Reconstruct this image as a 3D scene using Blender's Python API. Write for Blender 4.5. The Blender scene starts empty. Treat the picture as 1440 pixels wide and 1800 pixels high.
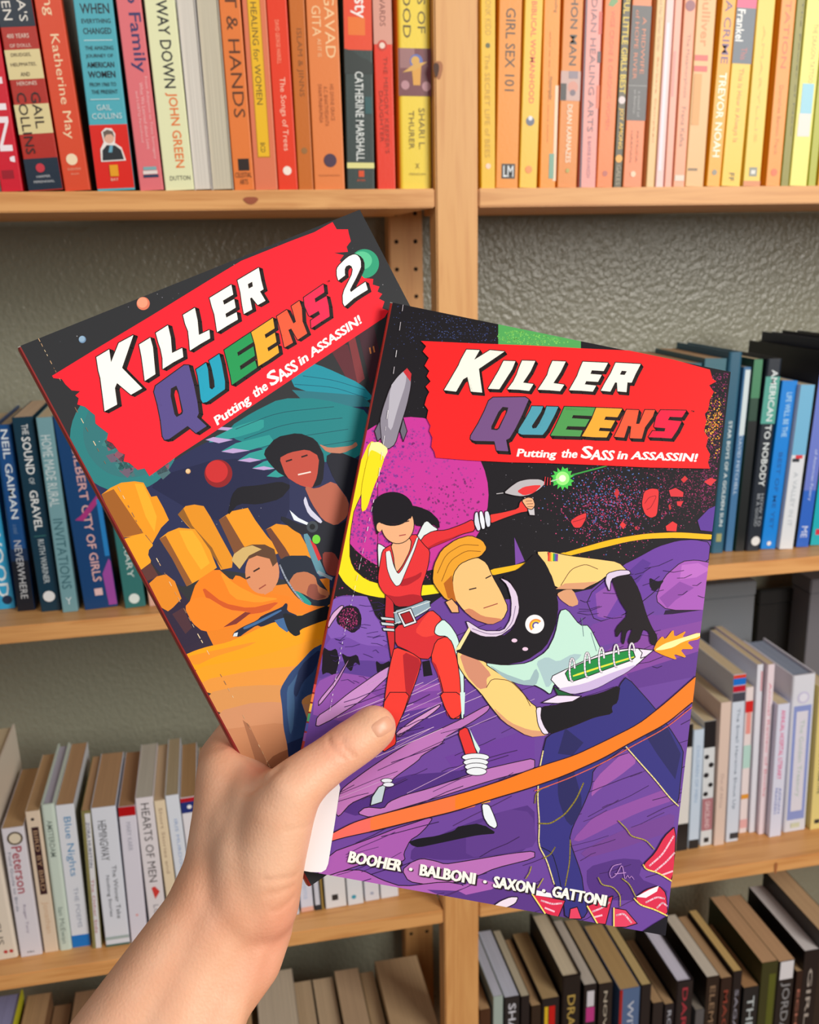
import bpy, bmesh, math, random
import numpy as np
from mathutils import Vector, Matrix
from mathutils.geometry import tessellate_polygon
from mathutils.bvhtree import BVHTree
random.seed(7)
SC = bpy.context.scene
COL = SC.collection

# ------------------------------------------------------------------ camera
FPX, PITCH, YAW, ROLL, DIST = 1733.2, 0.260018, 0.198742, -0.019482, 1.01979
def cam_axes():
    f = Vector((math.sin(YAW)*math.cos(PITCH), math.cos(YAW)*math.cos(PITCH), -math.sin(PITCH)))
    r = Vector((math.cos(YAW), -math.sin(YAW), 0)); u = r.cross(f)
    return r*math.cos(ROLL)+u*math.sin(ROLL), -r*math.sin(ROLL)+u*math.cos(ROLL), f
RT, UP, FW = cam_axes()
EYE = Vector((0, -DIST, 0))
cd = bpy.data.cameras.new('camera'); cam = bpy.data.objects.new('camera', cd); COL.objects.link(cam)
cam.matrix_world = Matrix(((RT.x, UP.x, -FW.x, EYE.x), (RT.y, UP.y, -FW.y, EYE.y), (RT.z, UP.z, -FW.z, EYE.z), (0, 0, 0, 1)))
cd.sensor_fit = 'HORIZONTAL'; cd.sensor_width = 36.0; cd.lens = FPX/1440*36.0
cd.clip_start = 0.01
cd.dof.use_dof = True; cd.dof.focus_distance = 0.435; cd.dof.aperture_fstop = 24.0
SC.camera = cam

# ------------------------------------------------------------------ light
SC.view_settings.view_transform = 'Standard'; SC.view_settings.look = 'None'
SC.view_settings.exposure = 0.0; SC.view_settings.gamma = 1.0; SC.view_settings.use_curve_mapping = False
W = bpy.data.worlds.new('world'); SC.world = W; W.use_nodes = True
W.node_tree.nodes['Background'].inputs[0].default_value = (0.86, 0.93, 1.0, 1)
W.node_tree.nodes['Background'].inputs[1].default_value = 0.12
def area(name, loc, target, size, power, color):
    l = bpy.data.lights.new(name, 'AREA'); l.shape = 'RECTANGLE'; l.size = size[0]; l.size_y = size[1]
    l.energy = power; l.color = color
    o = bpy.data.objects.new(name, l); COL.objects.link(o); o.location = loc
    o.rotation_euler = (Vector(target)-Vector(loc)).to_track_quat('-Z', 'Y').to_euler()
    return o
area('window_daylight', (1.6, -2.2, 0.66), (0.25, -0.1, -0.2), (1.1, 1.3), 67, (1.0, 0.95, 0.88))
area('left_fill', (-0.8, -2.1, 1.1), (0.1, -0.1, -0.1), (1.2, 0.8), 15, (1.0, 0.96, 0.92))  # added fill from the left, stands for no particular window or lamp

# ------------------------------------------------------------------ helpers
def ray(x, y): return FW + RT*((x-720)/FPX) + UP*((900-y)/FPX)
def at(x, y, Y=0.0):
    d = ray(x, y); return EYE + d*((Y+DIST)/d.y)
def at_z(x, y, z):
    d = ray(x, y); return EYE + d*((z-EYE.z)/d.z)
def at_depth(x, y, dep): return EYE + ray(x, y)*dep
def lin(c):
    if isinstance(c, str): c = tuple(int(c[i:i+2], 16)/255 for i in (0, 2, 4))
    else: c = tuple(v/255 for v in c)
    return tuple(v/12.92 if v <= 0.04045 else ((v+0.055)/1.055)**2.4 for v in c)+(1,)
def rich(c):      # printed cover inks are a little more saturated than they photograph
    v = [int(c[i:i+2], 16) for i in (0, 2, 4)]; m = max(v); return ''.join('%02x' % max(0, min(255, int((m+(x-m)*1.16)*.97))) for x in v)
MC = {}
def mat(col, rough=0.45, bump=0.0, scale=400, key='p', spec=0.5, var=0.0):
    k = (col, rough, bump, scale, key, var)
    if k in MC: return MC[k]
    m = bpy.data.materials.new(key); m.use_nodes = True; nt = m.node_tree; b = nt.nodes['Principled BSDF']
    b.inputs['Base Color'].default_value = lin(col); b.inputs['Roughness'].default_value = rough
    b.inputs['Specular IOR Level'].default_value = spec
    if bump or var:
        tc = nt.nodes.new('ShaderNodeTexCoord'); n = nt.nodes.new('ShaderNodeTexNoise'); n.inputs['Scale'].default_value = scale
        nt.links.new(tc.outputs['Object'], n.inputs['Vector'])
        if bump:
            bp = nt.nodes.new('ShaderNodeBump'); bp.inputs['Strength'].default_value = bump; bp.inputs['Distance'].default_value = 0.001
            nt.links.new(n.outputs['Fac'], bp.inputs['Height']); nt.links.new(bp.outputs[0], b.inputs['Normal'])
        if var:
            n2 = nt.nodes.new('ShaderNodeTexNoise'); n2.inputs['Scale'].default_value = 25; n2.inputs['Detail'].default_value = 6
            nt.links.new(tc.outputs['Object'], n2.inputs['Vector'])
            mr = nt.nodes.new('ShaderNodeMapRange'); mr.inputs[3].default_value = 1-var; mr.inputs[4].default_value = 1+var
            nt.links.new(n2.outputs['Fac'], mr.inputs[0])
            hs = nt.nodes.new('ShaderNodeHueSaturation'); hs.inputs['Color'].default_value = lin(col)
            nt.links.new(mr.outputs[0], hs.inputs['Value']); nt.links.new(hs.outputs[0], b.inputs['Base Color'])
    MC[k] = m; return m
def wood(key, c1, c2, axis):
    """pine: long grain along axis, faint growth bands, knots left to geometry"""
    m = bpy.data.materials.new(key); m.use_nodes = True; nt = m.node_tree; b = nt.nodes['Principled BSDF']
    tc = nt.nodes.new('ShaderNodeTexCoord'); mp = nt.nodes.new('ShaderNodeMapping')
    s = [26, 26, 26]; s[axis] = 1.6; mp.inputs['Scale'].default_value = s
    nt.links.new(tc.outputs['Object'], mp.inputs[0])
    n = nt.nodes.new('ShaderNodeTexNoise'); n.inputs['Scale'].default_value = 2.2; n.inputs['Detail'].default_value = 5; n.inputs['Distortion'].default_value = 0.6
    nt.links.new(mp.outputs[0], n.inputs['Vector'])
    w = nt.nodes.new('ShaderNodeMath'); w.operation = 'MULTIPLY'; w.inputs[1].default_value = 22
    nt.links.new(n.outputs['Fac'], w.inputs[0])
    sn = nt.nodes.new('ShaderNodeMath'); sn.operation = 'SINE'; nt.links.new(w.outputs[0], sn.inputs[0])
    mr = nt.nodes.new('ShaderNodeMapRange'); mr.inputs[1].default_value = -1; nt.links.new(sn.outputs[0], mr.inputs[0])
    n2 = nt.nodes.new('ShaderNodeTexNoise'); n2.inputs['Scale'].default_value = 14; n2.inputs['Detail'].default_value = 4
    nt.links.new(mp.outputs[0], n2.inputs['Vector'])
    mx = nt.nodes.new('ShaderNodeMix'); mx.data_type = 'RGBA'; mx.inputs[6].default_value = lin(c1); mx.inputs[7].default_value = lin(c2)
    ml = nt.nodes.new('ShaderNodeMath'); ml.operation = 'MULTIPLY'; nt.links.new(mr.outputs[0], ml.inputs[0]); nt.links.new(n2.outputs['Fac'], ml.inputs[1])
    nt.links.new(ml.outputs[0], mx.inputs[0]); nt.links.new(mx.outputs[2], b.inputs['Base Color'])
    b.inputs['Roughness'].default_value = 0.45
    bp = nt.nodes.new('ShaderNodeBump'); bp.inputs['Strength'].default_value = 0.15; bp.inputs['Distance'].default_value = 0.0005
    nt.links.new(n2.outputs['Fac'], bp.inputs['Height']); nt.links.new(bp.outputs[0], b.inputs['Normal'])
    return m
def pages_mat(col):
    k = ('pages', col)
    if k in MC: return MC[k]
    m = bpy.data.materials.new('page_edges'); m.use_nodes = True; nt = m.node_tree; b = nt.nodes['Principled BSDF']
    tc = nt.nodes.new('ShaderNodeTexCoord'); mp = nt.nodes.new('ShaderNodeMapping'); mp.inputs['Scale'].default_value = (1500, 6, 6)
    nt.links.new(tc.outputs['Object'], mp.inputs[0])
    n = nt.nodes.new('ShaderNodeTexNoise'); n.inputs['Scale'].default_value = 1.0; n.inputs['Detail'].default_value = 3
    nt.links.new(mp.outputs[0], n.inputs['Vector'])
    mr = nt.nodes.new('ShaderNodeMapRange'); mr.inputs[1].default_value = 0.3; mr.inputs[2].default_value = 0.7; mr.inputs[3].default_value = 0.8; mr.inputs[4].default_value = 1.06
    nt.links.new(n.outputs['Fac'], mr.inputs[0])
    hs = nt.nodes.new('ShaderNodeHueSaturation'); hs.inputs['Color'].default_value = lin(col)
    nt.links.new(mr.outputs[0], hs.inputs['Value']); nt.links.new(hs.outputs[0], b.inputs['Base Color'])
    b.inputs['Roughness'].default_value = 0.85
    bp = nt.nodes.new('ShaderNodeBump'); bp.inputs['Strength'].default_value = 0.3; bp.inputs['Distance'].default_value = 0.0003
    nt.links.new(n.outputs['Fac'], bp.inputs['Height']); nt.links.new(bp.outputs[0], b.inputs['Normal'])
    MC[k] = m; return m

def mesh_obj(name, verts, faces, m, parent=None, smooth=False):
    me = bpy.data.meshes.new(name); me.from_pydata([tuple(v) for v in verts], [], faces); me.update()
    if m: me.materials.append(m)
    if smooth: me.shade_smooth()
    o = bpy.data.objects.new(name, me); COL.objects.link(o)
    if parent: o.parent = parent
    return o
def box_obj(name, lo, hi, m, parent=None, bevel=0.0, seg=2):
    bm = bmesh.new(); bmesh.ops.create_cube(bm, size=1)
    for v in bm.verts: v.co = Vector([lo[i]+(v.co[i]+.5)*(hi[i]-lo[i]) for i in range(3)])
    if bevel: bmesh.ops.bevel(bm, geom=bm.edges[:], offset=bevel, segments=seg, affect='EDGES')
    bmesh.ops.recalc_face_normals(bm, faces=bm.faces)
    me = bpy.data.meshes.new(name); bm.to_mesh(me); bm.free(); me.materials.append(m)
    o = bpy.data.objects.new(name, me); COL.objects.link(o)
    if parent: o.parent = parent
    return o
def prism(name, pts, z0, z1, m, parent=None):
    """closed profile in XY extruded along Z"""
    n = len(pts); v = [(x, y, z0) for x, y in pts]+[(x, y, z1) for x, y in pts]
    tri = tessellate_polygon([[Vector((x, y, 0)) for x, y in pts]])
    f = [tuple(t) for t in tri]+[tuple(i+n for i in reversed(t)) for t in tri]
    f += [(i, (i+1) % n, (i+1) % n+n, i+n) for i in range(n)]
    bm = bmesh.new(); vs = [bm.verts.new(q) for q in v]
    for q in f:
        try: bm.faces.new([vs[i] for i in q])
        except ValueError: pass
    bmesh.ops.recalc_face_normals(bm, faces=bm.faces)
    me = bpy.data.meshes.new(name); bm.to_mesh(me); bm.free(); me.materials.append(m)
    o = bpy.data.objects.new(name, me); COL.objects.link(o)
    if parent: o.parent = parent
    return o
def empty(name, label, cat, loc=(0, 0, 0), group=None):
    o = bpy.data.objects.new(name, None); COL.objects.link(o); o.location = loc; o.empty_display_size = 0.02
    o['label'] = label; o['category'] = cat
    if group: o['group'] = group
    return o
def tag(o, label, cat, group=None):
    o['label'] = label; o['category'] = cat
    if group: o['group'] = group
    return o
TXT = {}
def text_geo(s, bold=0.0, shear=0.0):
    """outline of a line of lettering from Blender's own font, normalised to the unit square"""
    k = (s, bold, shear)
    if k in TXT: return TXT[k]
    cu = bpy.data.curves.new('t', 'FONT'); cu.body = s; cu.resolution_u = 2; cu.offset = bold; cu.shear = shear; cu.fill_mode = 'FRONT'
    o = bpy.data.objects.new('t', cu); COL.objects.link(o)
    dg = bpy.context.evaluated_depsgraph_get(); dg.update()
    me = o.evaluated_get(dg).to_mesh()
    v = np.array([tuple(p.co[:2]) for p in me.vertices]); f = [tuple(p.vertices) for p in me.polygons]
    o.to_mesh_clear(); bpy.data.objects.remove(o); bpy.data.curves.remove(cu)
    asc = 1.0
    lo = v.min(0); hi = v.max(0)
    v = (v-lo)/(hi-lo); TXT[k] = (v, f); return TXT[k]

# ------------------------------------------------------------------ setting
SH1, SH2, SH3, SH4 = 0.0592, -0.3692, -0.787, -1.217      # tops of the shelves
POST = (0.2391, 0.2831); WALLY = 0.30
pine = wood('pine_shelf', 'e2a767', 'c27f42', 0)
pine_post = wood('pine_post', 'e0a868', 'cb8b4f', 2)

wm = bpy.data.materials.new('textured_wall_paint'); wm.use_nodes = True; nt = wm.node_tree; b = nt.nodes['Principled BSDF']
b.inputs['Base Color'].default_value = lin('8c8d7c'); b.inputs['Roughness'].default_value = 0.3; b.inputs['Specular IOR Level'].default_value = 0.6
tc = nt.nodes.new('ShaderNodeTexCoord'); mp = nt.nodes.new('ShaderNodeMapping'); mp.inputs['Scale'].default_value = (150, 150, 125)
mp.inputs['Rotation'].default_value = (0, 0.3, 0)
n = nt.nodes.new('ShaderNodeTexNoise'); n.inputs['Scale'].default_value = 1.0; n.inputs['Detail'].default_value = 2.5
nt.links.new(tc.outputs['Object'], mp.inputs[0]); nt.links.new(mp.outputs[0], n.inputs['Vector'])
bp = nt.nodes.new('ShaderNodeBump'); bp.inputs['Strength'].default_value = 0.9; bp.inputs['Distance'].default_value = 0.0021
nt.links.new(n.outputs['Fac'], bp.inputs['Height']); nt.links.new(bp.outputs[0], b.inputs['Normal'])
FLOOR = -1.62
w_ = box_obj('wall_back', (-1.6, WALLY, FLOOR), (2.2, WALLY+0.1, 1.0), wm); w_['kind'] = 'structure'
fl = box_obj('floor', (-1.6, -2.6, FLOOR-0.05), (2.2, WALLY, FLOOR), wood('floorboards', 'a9794b', '8a5f38', 0)); fl['kind'] = 'structure'

bc = empty('bookcase', 'pine bookcase with bare shelves and a wide upright post in the middle', 'bookcase', (0.26, 0.15, FLOOR))
def bpart(name, lo, hi, m, bev=0.0015):
    o = box_obj(name, [lo[0]-bc.location.x, lo[1]-bc.location.y, lo[2]-bc.location.z], [hi[0]-bc.location.x, hi[1]-bc.location.y, hi[2]-bc.location.z], m, bc, bev)
    return o
XL0, XR1 = -0.60, 1.12
for (x0, x1) in (POST, (XL0-0.044, XL0), (XR1, XR1+0.044)):
    bpart('post', (x0, 0.0, FLOOR), (x1, 0.030, 0.95), pine_post)
rear = bpart('rear_post', (POST[0], 0.266, FLOOR), (POST[1], 0.296, 0.95), pine_post)
for (x0, x1) in ((XL0-0.044, XL0), (XR1, XR1+0.044)):
    bpart('rear_post', (x0, 0.266, FLOOR), (x1, 0.296, 0.95), pine_post)
hole = mat('241509', 0.9, key='drilled_hole')
for i in range(-30, 20):
    for dx in (0.0095, 0.0345):
        zz = 0.010+i*0.0345
        if zz > 0.9 or zz < -1.1: continue
        ring = [(math.cos(a)*0.0027, math.sin(a)*0.0027) for a in np.linspace(0, 2*math.pi, 12, endpoint=False)]
        v = [(POST[0]+dx+p-bc.location.x, 0.2657-bc.location.y, zz+q-bc.location.z) for p, q in ring]
        mesh_obj('peg_hole', v, [tuple(range(12))[::-1]], hole, rear)
for z in (SH1, SH2, SH3, SH4, 0.50):
    for x0, x1 in ((XL0+0.002, POST[0]-0.0012), (POST[1]+0.0012, XR1-0.002)):
        bpart('shelf', (x0, 0.0005, z-0.0186), (x1, 0.262, z), pine, 0.0012)
# knots and sap marks in the pine (their own shape and colour, flush with the surface)
def knot(px, py, w, h, Y, m, parent=bc, n=16):
    c = at(px, py, Y); v = []
    for i in range(n):
        a = 2*math.pi*i/n; k = 1+0.12*math.sin(3*a)
        v.append((c.x+math.cos(a)*w*k-bc.location.x, Y-0.00025-bc.location.y, c.z+math.sin(a)*h*k-bc.location.z))
    return mesh_obj('knot', v, [tuple(range(n))[::-1]], m, parent)
kd = mat('4a2a1a', 0.6, key='knot_dark'); kb = mat('a9693c', 0.5, key='knot_brown')
knot(771, 122, 0.0042, 0.0085, 0, kb); knot(767, 122, 0.0028, 0.0065, -0.0002, kd)
knot(441, 352, 0.007, 0.0035, 0, mat('9a4a28', 0.5, key='knot_red')); knot(1364, 1525, 0.0022, 0.0085, 0, kb)

# ------------------------------------------------------------------ shelved books
def rounded(W_, D, r, t):
    o = []
    o += [(0, D)]
    for i in range(5):
        a = math.pi+math.pi/2*i/4; o.append((r+math.cos(a)*r, r+math.sin(a)*r))
    for i in range(5):
        a = 1.5*math.pi+math.pi/2*i/4; o.append((W_-r+math.cos(a)*r, r+math.sin(a)*r))
    o += [(W_, D), (W_-t, D), (W_-t, t+0.0005), (t, t+0.0005), (t, D)]
    return o
CAT = 'book'
def shelf_book(bl, Wd, H, lean, D, color, label, group, deco=(), hard=False, pages='d8c8a4', rev=False, rough=0.38, xf=None, side=None):
    """bl: lower left front corner (world). deco uses local (u 0..1, z metres)."""
    t = 0.0022 if hard else 0.0006
    t = min(t, Wd*0.18)
    root = empty('hardcover_book' if hard else 'paperback_book', label, CAT, bl, group)
    root.rotation_euler = (0, lean, 0)
    cm = mat(rich(color), rough, 0.08, 350, key='book_cover')
    r = min(0.0035 if hard else 0.0011, Wd*0.3)
    if rev:   # stands with its page edges to the room
        pts = [(x, D-y) for x, y in rounded(Wd, D, r, t)]
        prism('cover', pts, 0, H, cm, root)
        box_obj('page_block', (t, 0.0015, 0.001), (Wd-t, D-t-0.001, H-0.001), pages_mat(pages), root)
        return root
    prism('cover', rounded(Wd, D, r, t), 0, H, cm, root)
    ins = 0.003 if hard else 0.0004
    box_obj('page_block', (t+0.0001, t+0.0009, ins), (Wd-t-0.0001, D-(0.003 if hard else 0.0005), H-ins), pages_mat(pages), root)
    nt_ = 0
    k = 0
    for d in deco:
        k += 1
        y0 = -0.00012-0.00006*k
        if d[0] == 'B':
            _, z0, z1, u0, u1, c = d
            x0, x1 = u0*Wd, u1*Wd
            if u0 <= 0.01 and u1 >= 0.99 and not hard:      # the colour wraps round the spine onto both covers
                e = 0.00006*k
                prism('colour_band', [(-e, 0.05)]+[(x+(e if x > Wd/2 else -e), y-e) for x, y in rounded(Wd, D, r, t)[1:-5]]+[(Wd+e, 0.05), (Wd+e-0.00003, 0.05)]+[(x+(e if x > Wd/2 else -e)*0.5, y-e*0.5) for x, y in reversed(rounded(Wd, D, r, t)[1:-5])]+[(-e+0.00003, 0.05)], max(z0, 0.0), min(z1, H), mat(rich(c), rough, 0.05, 350, key='printed_band'), root) if False else \
                mesh_obj('colour_band', [(x0+0.0002, y0, z0), (x1-0.0002, y0, z0), (x1-0.0002, y0, z1), (x0+0.0002, y0, z1)], [(0, 1, 2, 3)], mat(rich(c), rough, 0.05, 350, key='printed_band'), root)
            else:
                mesh_obj('colour_band', [(x0, y0, z0), (x1, y0, z0), (x1, y0, z1), (x0, y0, z1)], [(0, 1, 2, 3)], mat(rich(c), rough, 0.05, 350, key='printed_band'), root)
        elif d[0] == 'O':
            _, zc, uc, rf, c = d; rr = rf*Wd
            v = [(uc*Wd+math.cos(a)*rr, y0, zc+math.sin(a)*rr) for a in np.linspace(0, 2*math.pi, 16, endpoint=False)]
            mesh_obj('printed_emblem', v, [tuple(range(16))], mat(c, rough, key='print'), root)
        elif d[0] == 'P':
            _, pl, c = d
            v = [(u*Wd, y0, z) for u, z in pl]
            tri = tessellate_polygon([[Vector((q[0], q[2], 0)) for q in v]])
            mesh_obj('printed_emblem', v, [tuple(q) for q in tri], mat(c, rough, key='print'), root)
        elif d[0] == 'T':
            _, s, z0, z1, uc, wf, c, ori, bold = d
            v, f = text_geo(s, min(bold, 0.012))
            if ori == 'd':   # reads downwards
                vv = [(uc*Wd+(q[1]-.5)*wf*Wd, y0, z1-(z1-z0)*q[0]) for q in v]
            else:
                vv = [(uc*Wd+(q[0]-.5)*wf*Wd, y0, z0+(z1-z0)*q[1]) for q in v]
            nt_ += 1
            mesh_obj('title_lettering' if nt_ == 1 else 'spine_lettering', vv, f, mat(c, rough, key='printed_lettering'), root)
    return root

def px_books(rows, shelf_z, group, Yfix=None, cut=False, depth=(0.125, 0.15)):
    """each row: (xl, xr, yb, xtl, xtr, yt, colour, label, deco, opts) - outline of the spine in the photograph,
    turned into real widths, heights, leans and set-backs standing on the shelf"""
    B = []
    for (xl, xr, yb, xtl, xtr, yt, c, lab, deco, op) in rows:
        Y = Yfix if Yfix is not None else min(max(at_z(xl, yb, shelf_z).y, 0.006), 0.075)
        if 'Y' in op: Y = op['Y']
        a, b_, t_ = at(xl, yb, Y), at(xr, yb, Y), at(xtl, yt, Y)
        t2 = at(xtr, yt, Y)
        lean = math.atan2((t_.x+t2.x-a.x-b_.x)/2, t_.z-a.z)
        Wd = ((b_.x-a.x)+(t2.x-t_.x))/2*math.cos(lean)
        x0 = (a.x+b_.x)/2-Wd/2/math.cos(lean)
        H = (t_-a).length if not cut else op.get('H', random.uniform(0.195, 0.235))
        B.append([x0, Y, lean, Wd, H, c, lab, deco, op, (xl+xr)/2, yb, (xtl+xtr)/2, yt])
    for i in range(len(B)-1):       # neighbours touch but never pass through each other
        A, N = B[i], B[i+1]
        for z in (0, min(A[4], N[4])):
            ax = A[0]+A[3]/math.cos(A[2])+math.tan(A[2])*z; nx = N[0]+math.tan(N[2])*z
            if ax > nx-0.0004: A[3] -= (ax-nx+0.0005)*math.cos(A[2])
            if A[3] < 0.004: A[3] = 0.004
    for x0, Y, lean, Wd, H, c, lab, deco, op, xb, yb, xt, yt in B:
        zb = shelf_z+max(0, Wd*math.sin(lean))+max(0, 0)*0
        bl = Vector((x0, Y, zb+0.0002))
        ax = Vector((math.sin(lean), 0, math.cos(lean)))
        def zof(y):
            f = (y-yb)/(yt-yb); P = at(xb+(xt-xb)*f, y, Y)
            return (P-bl).dot(ax)
        dd = []
        for d in deco:
            if d[0] == 'B': dd.append(('B', max(0.0, min(H, zof(d[2]))), max(0, min(H, zof(d[1]))), d[3], d[4], d[5]))
            elif d[0] == 'O': dd.append(('O', zof(d[1]), d[2], d[3], d[4]))
            elif d[0] == 'P': dd.append(('P', [(u, zof(y)) for u, y in d[1]], d[2]))
            else: dd.append(('T', d[1], zof(d[3]), zof(d[2]), d[4], d[5], d[6], d[7], d[8] if len(d) > 8 else 0.0))
        D = op.get('D', random.uniform(*depth))
        shelf_book(bl, Wd, H, lean, D, c, lab, group, dd, op.get('hard', False), op.get('pages', 'd8c8a4'), op.get('rev', False))
def T(s, y0, y1, u, w, c, o='d', b=0.0): return ('T', s, y0, y1, u, w, c, o, b)
def Bn(y0, y1, c, u0=0.0, u1=1.0): return ('B', y0, y1, u0, u1, c)
def O(y, u, r, c): return ('O', y, u, r, c)
G1, G2 = 'books along the top left shelf', 'books along the top right shelf'
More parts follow.
